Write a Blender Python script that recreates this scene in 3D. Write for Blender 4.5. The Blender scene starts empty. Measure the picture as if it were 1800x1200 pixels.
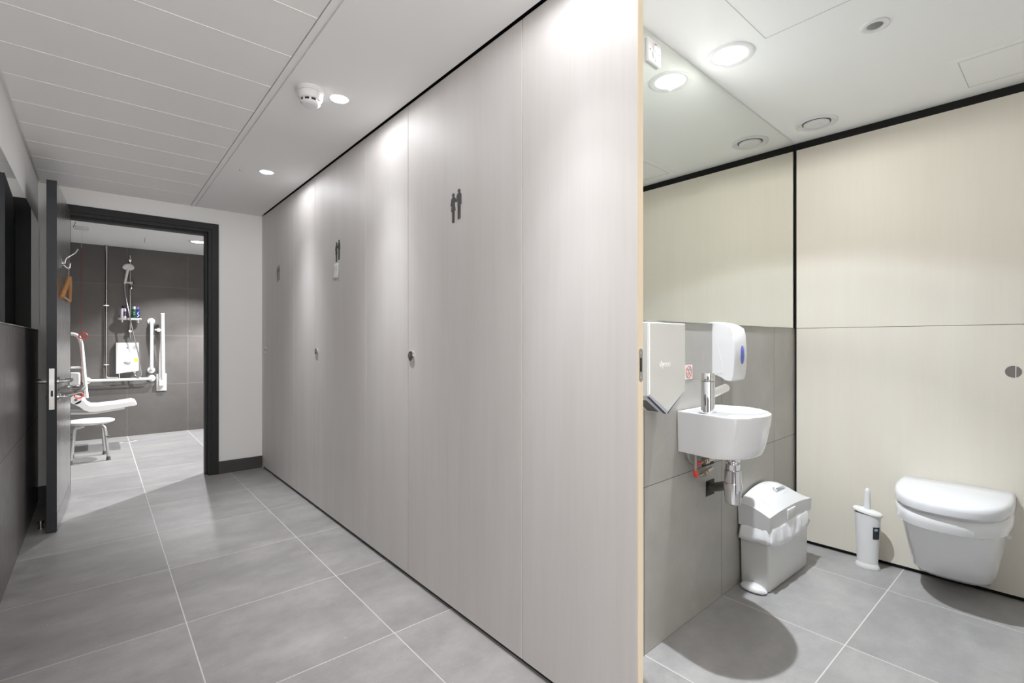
import bpy, bmesh, math, random
from mathutils import Vector, Matrix
random.seed(7)
PI = math.pi
SC = bpy.context.scene
COL = SC.collection

# ---------------------------------------------------------------- camera, world, exposure
CAM_H = 1.13
cd = bpy.data.cameras.new('camera')
cam = bpy.data.objects.new('camera', cd); COL.objects.link(cam)
cam.location = (0, 0, CAM_H)
cam.rotation_euler = (PI/2, 0, -math.radians(40.5))
cd.sensor_width = 36; cd.lens = 853/1800*36; cd.shift_y = 1/1800
cd.clip_start = 0.02; cd.clip_end = 60
SC.camera = cam
SC.view_settings.view_transform = 'Standard'
SC.view_settings.look = 'None'
SC.view_settings.gamma = 1
SC.view_settings.use_curve_mapping = False
SC.view_settings.exposure = 0.13
w = bpy.data.worlds.new('world'); SC.world = w; w.use_nodes = True
w.node_tree.nodes['Background'].inputs[0].default_value = (1, 0.97, 0.93, 1)
w.node_tree.nodes['Background'].inputs[1].default_value = 0.02
cy = SC.cycles
cy.max_bounces = 20; cy.diffuse_bounces = 14; cy.glossy_bounces = 8; cy.transmission_bounces = 6
cy.sample_clamp_indirect = 6
cy.caustics_refractive = False
cy.blur_glossy = 0.3
cy.use_guiding = False

def lin(r, g=None, b=None):
    if g is None: g = b = r
    f = lambda c: (c/255/12.92) if c/255 <= 0.04045 else ((c/255+0.055)/1.055)**2.4
    return (f(r), f(g), f(b), 1)

# lamps of the place: every one is a round ceiling downlight. profile = [(cos theta, strength)...]
def lamp_light(name, loc, power, color, radius, profile, parent=None, vis_gloss=True):
    ld = bpy.data.lights.new(name, 'POINT')
    ld.energy = power; ld.color = color; ld.shadow_soft_size = radius
    ld.use_nodes = True
    nt = ld.node_tree; em = nt.nodes['Emission']
    geo = nt.nodes.new('ShaderNodeNewGeometry')
    sep = nt.nodes.new('ShaderNodeSeparateXYZ'); nt.links.new(geo.outputs['Incoming'], sep.inputs[0])
    neg = nt.nodes.new('ShaderNodeMath'); neg.operation = 'MULTIPLY'; neg.inputs[1].default_value = -1
    nt.links.new(sep.outputs['Z'], neg.inputs[0])
    rp = nt.nodes.new('ShaderNodeValToRGB'); rp.color_ramp.interpolation = 'LINEAR'
    els = rp.color_ramp.elements
    els[0].position = profile[0][0]; els[0].color = (profile[0][1],)*3 + (1,)
    els[1].position = profile[-1][0]; els[1].color = (profile[-1][1],)*3 + (1,)
    for p, s in profile[1:-1]:
        e = els.new(p); e.color = (s, s, s, 1)
    nt.links.new(neg.outputs[0], rp.inputs[0])
    nt.links.new(rp.outputs[0], em.inputs['Strength'])
    o = bpy.data.objects.new(name, ld); COL.objects.link(o)
    o.location = loc
    if parent: o.parent = parent
    return o
def c_(deg): return math.cos(math.radians(deg))
CORR_POWER, WC_POWER, SHOWER_POWER = 102, 190, 212
PROF_CORR = [(0.0, 0.0), (c_(84), 0.03), (c_(75), 0.05), (c_(60), 0.05), (c_(45), 0.052), (c_(37), 0.065), (c_(29), 0.15), (c_(21), 0.38), (c_(14), 0.75), (c_(8), 1.0), (1.0, 1.0)]
PROF_WC = [(0.0, 0.0), (c_(60), 0.0), (c_(56), 0.30), (c_(42), 0.38), (c_(30), 0.9), (1.0, 1.0)]
PROF_SH = [(0.0, 0.0), (c_(82), 0.0), (c_(58), 0.01), (c_(52), 0.7), (1.0, 1.0)]
PROF_GLOW = [(0.0, 0.0), (c_(88), 0.0), (c_(82), 0.08), (c_(62), 0.10), (c_(54), 0.0), (1.0, 0.0)]
PROF_SH2 = [(0.0, 0.0), (c_(62), 0.0), (c_(57), 1.0), (c_(45), 0.9), (c_(25), 0.3), (1.0, 0.25)]
COOL = (0.96, 0.97, 1.0); WARM = (1.0, 0.97, 0.93)
# unseen fill light added behind the photographer to brighten the corridor
ad = bpy.data.lights.new('rear_fill_light', 'AREA'); ad.shape = 'RECTANGLE'; ad.size = 1.3; ad.size_y = 2.1
ad.energy = 34; ad.color = (1.0, 0.985, 0.97)
ao = bpy.data.objects.new('rear_fill_light', ad); COL.objects.link(ao); ao.location = (0.4, -1.46, 1.12); ao.rotation_euler = (PI/2, 0, 0)

# ---------------------------------------------------------------- helpers
def BM(): return bmesh.new()
def box(bm, x0, x1, y0, y1, z0, z1, bev=0, seg=2):
    r = bmesh.ops.create_cube(bm, size=1)
    vs = r['verts']
    for v in vs:
        v.co = Vector(((x0+x1)/2 + v.co.x*(x1-x0), (y0+y1)/2 + v.co.y*(y1-y0), (z0+z1)/2 + v.co.z*(z1-z0)))
    if bev:
        es = list({e for v in vs for e in v.link_edges})
        bmesh.ops.bevel(bm, geom=es, offset=bev, segments=seg, profile=0.5, affect='EDGES')
    return bm
def lathe(bm, prof, c=(0, 0, 0), n=32, axis='z', sx=1, sy=1, caps=True, rotm=None):
    rings = []
    for r, h in prof:
        ring = []
        for i in range(n):
            a = 2*PI*i/n
            p = Vector((r*math.cos(a)*sx, r*math.sin(a)*sy, h))
            if axis == 'x': p = Vector((p.z, p.x, p.y))
            if axis == 'y': p = Vector((p.x, p.z, p.y))
            if rotm: p = rotm @ p
            ring.append(bm.verts.new(p + Vector(c)))
        rings.append(ring)
    for a, b in zip(rings, rings[1:]):
        for i in range(n):
            bm.faces.new((a[i], a[(i+1) % n], b[(i+1) % n], b[i]))
    if caps:
        if prof[0][0] > 1e-6: bm.faces.new(rings[0][::-1])
        if prof[-1][0] > 1e-6: bm.faces.new(rings[-1])
    bmesh.ops.remove_doubles(bm, verts=[v for r_ in rings for v in r_], dist=1e-6)
    return bm
def smooth_path(pts, r=0.02, n=6):
    """polyline with rounded corners"""
    pts = [Vector(p) for p in pts]
    out = [pts[0]]
    for i in range(1, len(pts)-1):
        a, b, c = pts[i-1], pts[i], pts[i+1]
        d1, d2 = (a-b), (c-b)
        rr = min(r, d1.length*0.49, d2.length*0.49)
        p1, p2 = b + d1.normalized()*rr, b + d2.normalized()*rr
        for k in range(n+1):
            t = k/n
            out.append(p1*(1-t)**2 + b*2*t*(1-t) + p2*t*t)
    out.append(pts[-1])
    return out
def tube(bm, pts, r, n=12, caps=True):
    pts = [Vector(p) for p in pts]
    up = None; rings = []
    for i, p in enumerate(pts):
        if i == 0: t = pts[1]-pts[0]
        elif i == len(pts)-1: t = pts[-1]-pts[-2]
        else: t = (pts[i+1]-p).normalized() + (p-pts[i-1]).normalized()
        t.normalize()
        if up is None:
            up = Vector((0, 0, 1)) if abs(t.z) < 0.9 else Vector((1, 0, 0))
        up = (up - t*up.dot(t)).normalized()
        s = t.cross(up)
        rr = r[i] if isinstance(r, (list, tuple)) else r
        rings.append([bm.verts.new(p + (up*math.cos(2*PI*k/n) + s*math.sin(2*PI*k/n))*rr) for k in range(n)])
    for a, b in zip(rings, rings[1:]):
        for k in range(n):
            bm.faces.new((a[k], a[(k+1) % n], b[(k+1) % n], b[k]))
    if caps:
        bm.faces.new(rings[0][::-1]); bm.faces.new(rings[-1])
    return bm
def catmull(pts, n=8):
    P = [Vector(p) for p in pts]; P = [P[0]*2-P[1]] + P + [P[-1]*2-P[-2]]
    out = []
    for i in range(1, len(P)-2):
        for k in range(n):
            t = k/n
            out.append(0.5*((2*P[i]) + (P[i+1]-P[i-1])*t + (2*P[i-1]-5*P[i]+4*P[i+1]-P[i+2])*t*t + (3*P[i]-P[i-1]-3*P[i+1]+P[i+2])*t**3))
    out.append(P[-2]); return out
def loft(bm, rings, closed=True, cap0=True, cap1=True):
    R = [[bm.verts.new(Vector(p)) for p in r] for r in rings]
    n = len(R[0])
    for a, b in zip(R, R[1:]):
        for i in range(n if closed else n-1):
            bm.faces.new((a[i], a[(i+1) % n], b[(i+1) % n], b[i]))
    if cap0: bm.faces.new(R[0][::-1])
    if cap1: bm.faces.new(R[-1])
    return bm
def prism(bm, poly, f, d0, d1):
    """poly of 2D points; f(a,b,d) -> 3D; from depth d0 to d1"""
    A = [bm.verts.new(f(a, b, d0)) for a, b in poly]; B = [bm.verts.new(f(a, b, d1)) for a, b in poly]
    n = len(poly)
    for i in range(n):
        bm.faces.new((A[i], A[(i+1) % n], B[(i+1) % n], B[i]))
    bm.faces.new(A[::-1]); bm.faces.new(B)
    return bm
def obj(name, bm, mat, parent=None, smooth=True, loc=None, rot=None, bev=0, ang=35):
    bmesh.ops.recalc_face_normals(bm, faces=bm.faces)
    me = bpy.data.meshes.new(name); bm.to_mesh(me); bm.free()
    for m in (mat if isinstance(mat, (list, tuple)) else [mat]): me.materials.append(m)
    if smooth:
        me.polygons.foreach_set('use_smooth', [True]*len(me.polygons))
        me.set_sharp_from_angle(angle=math.radians(ang))
    o = bpy.data.objects.new(name, me); COL.objects.link(o)
    if parent: o.parent = parent
    if loc: o.location = loc
    if rot: o.rotation_euler = rot
    if bev:
        m = o.modifiers.new('bevel', 'BEVEL'); m.width = bev; m.segments = 3; m.limit_method = 'ANGLE'; m.angle_limit = math.radians(40)
    return o
def thing(name, label, cat, loc=(0, 0, 0), rot=(0, 0, 0), group=None, kind=None):
    o = bpy.data.objects.new(name, None); COL.objects.link(o)
    o.empty_display_size = 0.1
    o.location = loc; o.rotation_euler = rot
    return tag(o, label, cat, group, kind)
def tag(o, label, cat, group=None, kind=None):
    o['label'] = label; o['category'] = cat
    if group: o['group'] = group
    if kind: o['kind'] = kind
    return o
def struct(name, bm, m, label=None, cat=None, **k):
    o = obj(name, bm, m, **k); o['kind'] = 'structure'
    if label: o['label'] = label
    if cat: o['category'] = cat
    return o
def copy_tree(root):
    c = root.copy(); COL.objects.link(c)
    for ch in root.children:
        d = copy_tree(ch); d.parent = c
        d.matrix_parent_inverse = ch.matrix_parent_inverse.copy()
    return c
def textobj(name, s, size, mat, parent, loc, rot, ext=0.0004, align='CENTER', sx=1.0):
    cu = bpy.data.curves.new(name, 'FONT'); cu.body = s; cu.size = size; cu.extrude = ext
    cu.align_x = align; cu.align_y = 'CENTER'
    cu.materials.append(mat)
    t = bpy.data.objects.new(name, cu); COL.objects.link(t)
    bpy.context.view_layer.update()
    me = bpy.data.meshes.new_from_object(t.evaluated_get(bpy.context.evaluated_depsgraph_get()))
    bpy.data.objects.remove(t); me.name = name
    o = bpy.data.objects.new(name, me); COL.objects.link(o)
    o.parent = parent; o.location = loc; o.rotation_euler = rot; o.scale = (sx, 1, 1)
    return o

# ---------------------------------------------------------------- materials
def mat(name, col, rough=0.5, metal=0.0, spec=0.5, **k):
    m = bpy.data.materials.new(name); m.use_nodes = True
    b = m.node_tree.nodes['Principled BSDF']
    b.inputs['Base Color'].default_value = col
    b.inputs['Roughness'].default_value = rough
    b.inputs['Metallic'].default_value = metal
    b.inputs['Specular IOR Level'].default_value = spec
    for kk, v in k.items(): b.inputs[kk.replace('_', ' ')].default_value = v
    return m
class NT:
    def __init__(s, m): s.t = m.node_tree; s.b = s.t.nodes['Principled BSDF']
    def n(s, typ, **k):
        x = s.t.nodes.new('ShaderNode'+typ)
        for a, v in k.items(): setattr(x, a, v)
        return x
    def l(s, a, b): s.t.links.new(a, b)
    def m(s, op, a, b=None, c=None):
        x = s.n('Math', operation=op)
        for i, v in enumerate((a, b, c)):
            if v is None: continue
            if isinstance(v, (int, float)): x.inputs[i].default_value = v
            else: s.l(v, x.inputs[i])
        return x.outputs[0]
    def mix(s, f, a, b, bt='MIX'):
        x = s.n('MixRGB', blend_type=bt)
        for i, v in enumerate((f, a, b)):
            if isinstance(v, (int, float)): x.inputs[i].default_value = v
            elif isinstance(v, tuple): x.inputs[i].default_value = v
            else: s.l(v, x.inputs[i])
        return x.outputs[0]
    def noise(s, vec, scale, detail=4, rough=0.5, sc=(1, 1, 1)):
        mp = s.n('Mapping'); mp.inputs['Scale'].default_value = sc; s.l(vec, mp.inputs['Vector'])
        x = s.n('TexNoise'); x.inputs['Scale'].default_value = scale; x.inputs['Detail'].default_value = detail; x.inputs['Roughness'].default_value = rough
        s.l(mp.outputs[0], x.inputs['Vector']); return x.outputs['Fac']
    def ramp(s, f, stops):
        x = s.n('ValToRGB'); e = x.color_ramp.elements
        e[0].position, e[0].color = stops[0]; e[1].position, e[1].color = stops[-1]
        for p, c in stops[1:-1]:
            q = e.new(p); q.color = c
        s.l(f, x.inputs[0]); return x.outputs[0]
    def bump(s, h, strength, dist):
        x = s.n('Bump'); x.inputs['Strength'].default_value = strength; x.inputs['Distance'].default_value = dist
        s.l(h, x.inputs['Height']); s.l(x.outputs[0], s.b.inputs['Normal'])

def tile_mat(name, axes, size, off, base, grout, gw=0.0035, rough=0.42, var=0.10, speck=0.0):
    """large format concrete-look tiles; axes = two of 'xyz' in world metres"""
    m = mat(name, base, rough); N = NT(m)
    g = N.n('NewGeometry'); sp = N.n('SeparateXYZ'); N.l(g.outputs['Position'], sp.inputs[0])
    P = g.outputs['Position']
    ds = []; ids = []
    for a, s_, o_ in zip(axes, size, off):
        u = N.m('DIVIDE', N.m('SUBTRACT', sp.outputs[a.upper()], o_), s_)
        fr = N.m('FRACT', u); ids.append(N.m('FLOOR', u))
        ds.append(N.m('MULTIPLY', N.m('MINIMUM', fr, N.m('SUBTRACT', 1.0, fr)), s_))
    d = N.m('MINIMUM', ds[0], ds[1])
    gm = N.m('LESS_THAN', d, gw/2)
    cmb = N.n('CombineXYZ'); N.l(ids[0], cmb.inputs[0]); N.l(ids[1], cmb.inputs[1])
    wn = N.n('TexWhiteNoise', noise_dimensions='3D'); N.l(cmb.outputs[0], wn.inputs['Vector'])
    # shift the pattern from tile to tile
    vm = N.n('VectorMath', operation='MULTIPLY_ADD'); N.l(wn.outputs['Color'], vm.inputs[0]); vm.inputs[1].default_value = (7, 9, 5); N.l(P, vm.inputs[2])
    V = vm.outputs[0]
    sc = [1.0, 1.0, 1.0]
    n1 = N.noise(V, 2.6, 6, 0.6, sc=(1.0, 2.0, 1.4)); n2 = N.noise(V, 14, 6, 0.62); n3 = N.noise(V, 160, 3, 0.6)
    f = N.m('ADD', N.m('MULTIPLY', n1, 0.6), N.m('ADD', N.m('MULTIPLY', n2, 0.28), N.m('MULTIPLY', n3, 0.12)))
    k = lambda c, q: tuple(min(1, x*q) for x in c[:3]) + (1,)
    col = N.ramp(f, [(0.30, k(base, 1-var*1.6)), (0.5, base), (0.70, k(base, 1+var*2.0))])
    tint = N.m('ADD', 0.95, N.m('MULTIPLY', wn.outputs['Value'], 0.10))
    tn = N.n('CombineXYZ'); [N.l(tint, tn.inputs[i]) for i in range(3)]
    col = N.mix(1.0, col, tn.outputs[0], 'MULTIPLY')
    if speck:
        n4 = N.noise(P, 55, 2, 0.5)
        sm = N.m('MULTIPLY', N.m('GREATER_THAN', n4, 0.765), speck)
        col = N.mix(sm, col, (0.6, 0.6, 0.6, 1))
        n5 = N.noise(P, 5.0, 9, 0.75)
        sm2 = N.m('MULTIPLY', N.m('MAXIMUM', N.m('SUBTRACT', n5, 0.56), 0), 1.3)
        col = N.mix(sm2, col, (0.55, 0.55, 0.55, 1))
    col = N.mix(gm, col, grout)
    N.l(col, N.b.inputs['Base Color'])
    N.l(N.m('ADD', N.m('MULTIPLY', N.m('ADD', n2, gm), 0.25), rough-0.12), N.b.inputs['Roughness'])
    N.bump(N.m('SUBTRACT', N.m('MULTIPLY', n2, 0.15), gm), 0.35, 0.0012)
    return m

def laminate_mat(name, base, rough=0.38, amt=0.05):
    m = mat(name, base, rough); N = NT(m)
    g = N.n('NewGeometry'); P = g.outputs['Position']
    n1 = N.noise(P, 9, 5, 0.6, sc=(1, 1, 0.09)); n2 = N.noise(P, 60, 4, 0.6, sc=(1, 1, 0.04)); n3 = N.noise(P, 1.6, 3, 0.5, sc=(1, 1, 0.5))
    f = N.m('ADD', N.m('MULTIPLY', n1, 0.45), N.m('ADD', N.m('MULTIPLY', n2, 0.25), N.m('MULTIPLY', n3, 0.3)))
    dk = (base[0]*(1-amt*1.6), base[1]*(1-amt*2.1), base[2]*(1-amt*2.6), 1); lt = tuple(min(1, x*(1+amt)) for x in base[:3]) + (1,)
    N.l(N.ramp(f, [(0.34, dk), (0.66, lt)]), N.b.inputs['Base Color'])
    return m

M = {}
FLOOR_C = (0.335, 0.325, 0.320, 1); GROUT = (0.62, 0.60, 0.57, 1)
M['floor'] = tile_mat('corridor floor tile', 'xy', (0.605, 0.608), (0.272, 0.515), FLOOR_C, GROUT, 0.004, 0.40, 0.15, speck=0.6)
M['floor_wc'] = tile_mat('cubicle floor tile', 'xy', (0.617, 0.62), (1.503, 0.570), FLOOR_C, GROUT, 0.004, 0.42, 0.15, speck=0.6)
M['floor_sh'] = tile_mat('shower floor tile', 'xy', (0.605, 0.608), (0.272, 0.515), FLOOR_C, GROUT, 0.006, 0.42, 0.10, speck=0.3)
WT = (0.172, 0.160, 0.150, 1)
M['wt_y'] = tile_mat('cubicle wall tile', 'xz', (0.612, 0.605), (1.500, 0.0), (0.36, 0.343, 0.315, 1), (0.10, 0.095, 0.09, 1), 0.0028, 0.40, 0.09, speck=0.3)
M['wt_sh'] = tile_mat('shower wall tile', 'xz', (0.61, 0.605), (0.27, 0.0), (0.115, 0.106, 0.098, 1), (0.24, 0.22, 0.20, 1), 0.003, 0.45, 0.09)
M['wt_x'] = tile_mat('corridor wall tile', 'yz', (1.21, 0.605), (1.75, 0.0), (0.165, 0.150, 0.146, 1), (0.05, 0.05, 0.05, 1), 0.0028, 0.36, 0.09)
M['plaster'] = mat('white paint', (0.82, 0.815, 0.81, 1), 0.7, spec=0.3)
M['ceil'] = mat('ceiling paint', (0.86, 0.855, 0.85, 1), 0.75, spec=0.25)
M['ceilmetal'] = mat('ceiling metal tile', (0.87, 0.865, 0.85, 1), 0.45, spec=0.4)
M['ceil_wc'] = mat('cubicle ceiling paint', (0.93, 0.93, 0.92, 1), 0.7, spec=0.25)
M['lam'] = laminate_mat('pale laminate', (0.65, 0.63, 0.62, 1), 0.55, 0.035)
M['lam_cream'] = laminate_mat('cream laminate', (0.73, 0.69, 0.61, 1), 0.45, 0.02)
M['lip'] = laminate_mat('timber lipping', (0.66, 0.56, 0.42, 1), 0.55, 0.05)
M['dark'] = mat('dark gap', (0.012, 0.012, 0.012, 1), 0.6)
M['black'] = mat('black trim', (0.010, 0.010, 0.0095, 1), 0.5, spec=0.25)
M['skirt'] = mat('dark skirting tile', (0.045, 0.040, 0.038, 1), 0.5)
M['frame'] = mat('charcoal paint', (0.014, 0.015, 0.016, 1), 0.5, spec=0.3)
M['door_edge'] = mat('charcoal door edge', (0.026, 0.029, 0.033, 1), 0.5, spec=0.3)
M['steel'] = mat('brushed steel', (0.42, 0.42, 0.42, 1), 0.3, 1.0)
def brushed(name, base, r0, metal, sc):
    m = mat(name, base, r0, metal); N = NT(m)
    g = N.n('NewGeometry'); n1 = N.noise(g.outputs['Position'], 30, 4, 0.6, sc=sc); n2 = N.noise(g.outputs['Position'], 240, 3, 0.6, sc=sc)
    f = N.m('ADD', N.m('MULTIPLY', n1, 0.5), N.m('MULTIPLY', n2, 0.5))
    N.l(N.m('ADD', r0-0.02, N.m('MULTIPLY', f, 0.04)), N.b.inputs['Roughness'])
    k = lambda q: tuple(x*q for x in base[:3]) + (1,)
    N.l(N.ramp(f, [(0.3, k(0.97)), (0.7, k(1.03))]), N.b.inputs['Base Color'])
    return m
M['door_face'] = brushed('grey metallic door facing', (0.46, 0.455, 0.45, 1), 0.27, 0.9, (1, 1, 0.02))
M['chrome'] = mat('chrome', (0.78, 0.78, 0.79, 1), 0.06, 1.0)
M['satin'] = mat('satin chrome', (0.60, 0.59, 0.58, 1), 0.24, 1.0)
M['brass'] = mat('dull plated brass', (0.42, 0.38, 0.32, 1), 0.28, 1.0)
M['ceramic'] = mat('white ceramic', (0.80, 0.80, 0.815, 1), 0.12, Coat_Weight=0.3)
M['seat_pl'] = mat('white toilet seat plastic', (0.74, 0.745, 0.77, 1), 0.2)
M['wplast'] = mat('white plastic', (0.77, 0.77, 0.775, 1), 0.32)
M['wgloss'] = mat('white powder coat', (0.78, 0.775, 0.76, 1), 0.28)
M['binlid'] = mat('white bin plastic', (0.70, 0.70, 0.71, 1), 0.3)
M['binbody'] = mat('warm grey bin plastic', (0.68, 0.675, 0.66, 1), 0.32)
M['greyplast'] = mat('grey plastic pipe', (0.10, 0.10, 0.085, 1), 0.45)
M['ptext'] = mat('grey print', (0.24, 0.27, 0.27, 1), 0.5)
M['wtext'] = mat('white print', (0.9, 0.9, 0.9, 1), 0.4)
M['red'] = mat('red plastic', (0.75, 0.045, 0.025, 1), 0.35)
M['redcord'] = mat('red cord', (0.28, 0.03, 0.025, 1), 0.7)
M['blue'] = mat('translucent blue window', (0.10, 0.13, 0.55, 1), 0.12)
M['dkblue'] = mat('dark blue plastic', (0.02, 0.03, 0.16, 1), 0.3)
M['green'] = mat('dark green can', (0.01, 0.07, 0.04, 1), 0.3)
M['purple'] = mat('dark purple cap', (0.06, 0.02, 0.09, 1), 0.35)
M['violet'] = mat('violet print', (0.25, 0.16, 0.5, 1), 0.4)
M['yellow'] = mat('yellow label', (0.80, 0.66, 0.05, 1), 0.5)
M['paleyellow'] = mat('pale yellow soap', (0.75, 0.75, 0.45, 1), 0.5)
M['wood'] = laminate_mat('varnished beech', lin(196, 140, 84), 0.35, 0.1)
M['paper'] = mat('paper', (0.72, 0.76, 0.75, 1), 0.8)
M['rubber'] = mat('grey rubber', (0.12, 0.12, 0.12, 1), 0.7)
M['alu'] = mat('light grey aluminium tube', (0.62, 0.62, 0.60, 1), 0.35, 0.5)
M['picto'] = mat('grey metal pictogram', (0.13, 0.125, 0.125, 1), 0.38, 0.7)
M['ledoff'] = mat('dark lens', (0.10, 0.10, 0.10, 1), 0.15)
M['mirror'] = mat('mirror silver', (0.86, 0.88, 0.84, 1), 0.0, 1.0)
M['mirror_c'] = mat('corridor mirror silver', (0.86, 0.87, 0.85, 1), 0.0, 1.0)
M['dyson'] = mat('polished nickel cover', (0.86, 0.86, 0.84, 1), 0.3, 0.55)
M['braid'] = mat('braided hose', (0.45, 0.43, 0.40, 1), 0.35, 0.9)
N = NT(M['braid']); g = N.n('TexCoord'); ck = N.n('TexChecker'); ck.inputs['Scale'].default_value = 300; N.l(g.outputs['Object'], ck.inputs['Vector'])
ck.inputs['Color1'].default_value = (0.55, 0.53, 0.5, 1); ck.inputs['Color2'].default_value = (0.3, 0.28, 0.26, 1); N.l(ck.outputs[0], N.b.inputs['Base Color'])
M['liner'] = mat('white polythene bag', (0.88, 0.88, 0.90, 1), 0.28, Subsurface_Weight=0.0)
def emis(name, col, s):
    m = mat(name, (0.9, 0.9, 0.9, 1), 0.5); b = m.node_tree.nodes['Principled BSDF']
    b.inputs['Emission Color'].default_value = col; b.inputs['Emission Strength'].default_value = s; return m
M['lamp_on'] = emis('lit opal diffuser', (1, 0.99, 0.97, 1), 12)
M['lamp_on_wc'] = emis('lit lamp', (1, 1, 1, 1), 3.5)
M['reflector'] = mat('faceted lamp reflector', (0.45, 0.46, 0.52, 1), 0.35, 0.3)

# ---------------------------------------------------------------- shell
CZ = 2.262                       # ceiling height
XL, XR, YE = -0.32, 1.13, 4.80   # corridor: left wall, laminate front, end wall
YB = -1.5                        # corridor end behind the photographer
A_B = math.atan2(0.048, 1.87)    # the basin wall runs a touch off square
BW0 = Vector((1.15, 1.012, 0))   # its left end
A_T = math.radians(-87.77)       # the wall carrying the toilet
TW0 = Vector((3.025, 1.06, 0))   # corner of the cubicle

b = BM(); box(b, -0.5, 1.16, YB, YE+0.06, -0.1, 0); struct('floor', b, M['floor'], smooth=False, label='grey concrete-look tiled floor of the corridor', cat='floor')
b = BM(); box(b, 1.16, 3.4, -0.75, 1.2, -0.1, 0); struct('floor_cubicle', b, M['floor_wc'], smooth=False, label='grey tiled floor of the toilet cubicle', cat='floor')
b = BM(); box(b, -0.6, 3.0, YE+0.06, 7.6, -0.1, 0); struct('floor_shower_room', b, M['floor_sh'], smooth=False, label='grey tiled floor of the shower room beyond the doorway', cat='floor')

# corridor ceiling: plasterboard strip on the right, metal planks on the left
b = BM(); box(b, 0.622, 1.117, YB, YE, CZ, CZ+0.06); struct('ceiling', b, M['ceil'], smooth=False, label='plain white plasterboard strip of the corridor ceiling', cat='ceiling')
b = BM()
ys = [YB]
k = 1.735 - 0.3*13
prof = []
y = k
px0, px1 = XL+0.014, 0.586
pts = [(YB, 0)]
while y < YE-0.01:
    if y > YB+0.05: pts += [(y-0.0022, 0), (y-0.0014, -0.0013), (y+0.0014, -0.0013), (y+0.0022, 0)]
    y += 0.3
pts.append((YE, 0))
A = [b.verts.new((px0, yy, CZ+dz)) for yy, dz in pts]; B_ = [b.verts.new((px1, yy, CZ+dz)) for yy, dz in pts]
for i in range(len(pts)-1): b.faces.new((A[i], A[i+1], B_[i+1], B_[i]))
r = bmesh.ops.extrude_face_region(b, geom=list(b.faces))
for v in [e for e in r['geom'] if isinstance(e, bmesh.types.BMVert)]: v.co.z = CZ+0.03
struct('ceiling_panelled', b, M['ceilmetal'], smooth=False, label='white metal plank ceiling along the left of the corridor', cat='ceiling')
b = BM(); box(b, XL-0.1, 1.3, YB, YE+0.12, CZ+0.062, CZ+0.1); struct('ceiling_void', b, M['ceil'], smooth=False)
b = BM(); box(b, 0.589, 0.612, YB, YE, CZ-0.003, CZ+0.02); struct('trim_1', b, M['ceilmetal'], smooth=False, label='white metal edge rail between planks and plasterboard', cat='trim')
b = BM(); box(b, 0.612, 0.622, YB, YE, CZ+0.008, CZ+0.03); struct('trim_2', b, M['ceilmetal'], smooth=False)
b = BM(); box(b, XL, XL+0.014, YB, YE, CZ+0.012, CZ+0.03); struct('trim_3', b, M['ceilmetal'], smooth=False)
b = BM(); box(b, 1.117, 1.16, 0.79, YE, CZ+0.022, CZ+0.06); struct('trim_4', b, M['black'], smooth=False, label='dark shadow gap between ceiling and laminate panels', cat='trim')
b = BM(); box(b, 1.117, 1.16, -0.05, 0.79, CZ+0.0, CZ+0.06); box(b, 1.117, 1.16, YB, -0.05, CZ+0.022, CZ+0.06); struct('trim_5', b, M['black'], smooth=False)
def holed_slab(b, x0, x1, y0, y1, z0, z1, cx, cy, r, n=48):
    angs = [2*PI*i/n for i in range(n)] + [math.atan2(yy-cy, xx-cx) % (2*PI) for xx in (x0, x1) for yy in (y0, y1)]
    angs = sorted(set(round(a, 9) for a in angs))
    top = []; 
    def hit(a):
        c, s_ = math.cos(a), math.sin(a); t = []
        if abs(c) > 1e-9: t.append(((x1 if c > 0 else x0)-cx)/c)
        if abs(s_) > 1e-9: t.append(((y1 if s_ > 0 else y0)-cy)/s_)
        t = min(t); return cx+c*t, cy+s_*t
    L = [[], [], [], []]
    for a in angs:
        ox, oy = hit(a); ix, iy = cx+r*math.cos(a), cy+r*math.sin(a)
        L[0].append(b.verts.new((ix, iy, z0))); L[1].append(b.verts.new((ox, oy, z0)))
        L[2].append(b.verts.new((ox, oy, z1))); L[3].append(b.verts.new((ix, iy, z1)))
    m_ = len(angs)
    for i in range(m_):
        j = (i+1) % m_
        for k in range(4):
            q = (k+1) % 4
            b.faces.new((L[k][i], L[k][j], L[q][j], L[q][i]))
    return b
b = BM(); holed_slab(b, 1.16, 3.4, -0.75, 1.2, CZ, CZ+0.07, 1.899, 0.898, 0.066); struct('ceiling_cubicle', b, M['ceil_wc'], smooth=False, label='white ceiling of the toilet cubicle', cat='ceiling')
b = BM(); holed_slab(b, -0.6, 1.5, YE+0.12, 7.6, CZ, CZ+0.07, 0.86, 6.48, 0.066); holed_slab(b, 1.5, 3.0, YE+0.12, 7.6, CZ, CZ+0.07, 1.90, 6.00, 0.066); struct('ceiling_shower_room', b, M['ceil_wc'], smooth=False, label='white ceiling of the shower room beyond the doorway', cat='ceiling')

# left wall: tiled dado below, mirror, plaster above
b = BM(); box(b, XL-0.1, XL, YB, YE, 1.214, CZ+0.06); struct('wall_left', b, M['plaster'], smooth=False, label='white painted left wall of the corridor', cat='wall')
b = BM(); box(b, XL-0.1, XL+0.0, YB, YE, 0, 1.214); struct('wall_left_dado', b, M['wt_x'], smooth=False, label='dark grey tiled lower part of the left corridor wall', cat='wall')
b = BM(); box(b, XL+0.0, XL+0.006, YB+0.3, 4.775, 1.216, 1.962, 0.0008, 1)
tag(obj('wall_mirror', b, M['mirror_c'], smooth=False), 'long wall mirror above the dark tiles on the left corridor wall', 'mirror')
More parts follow.
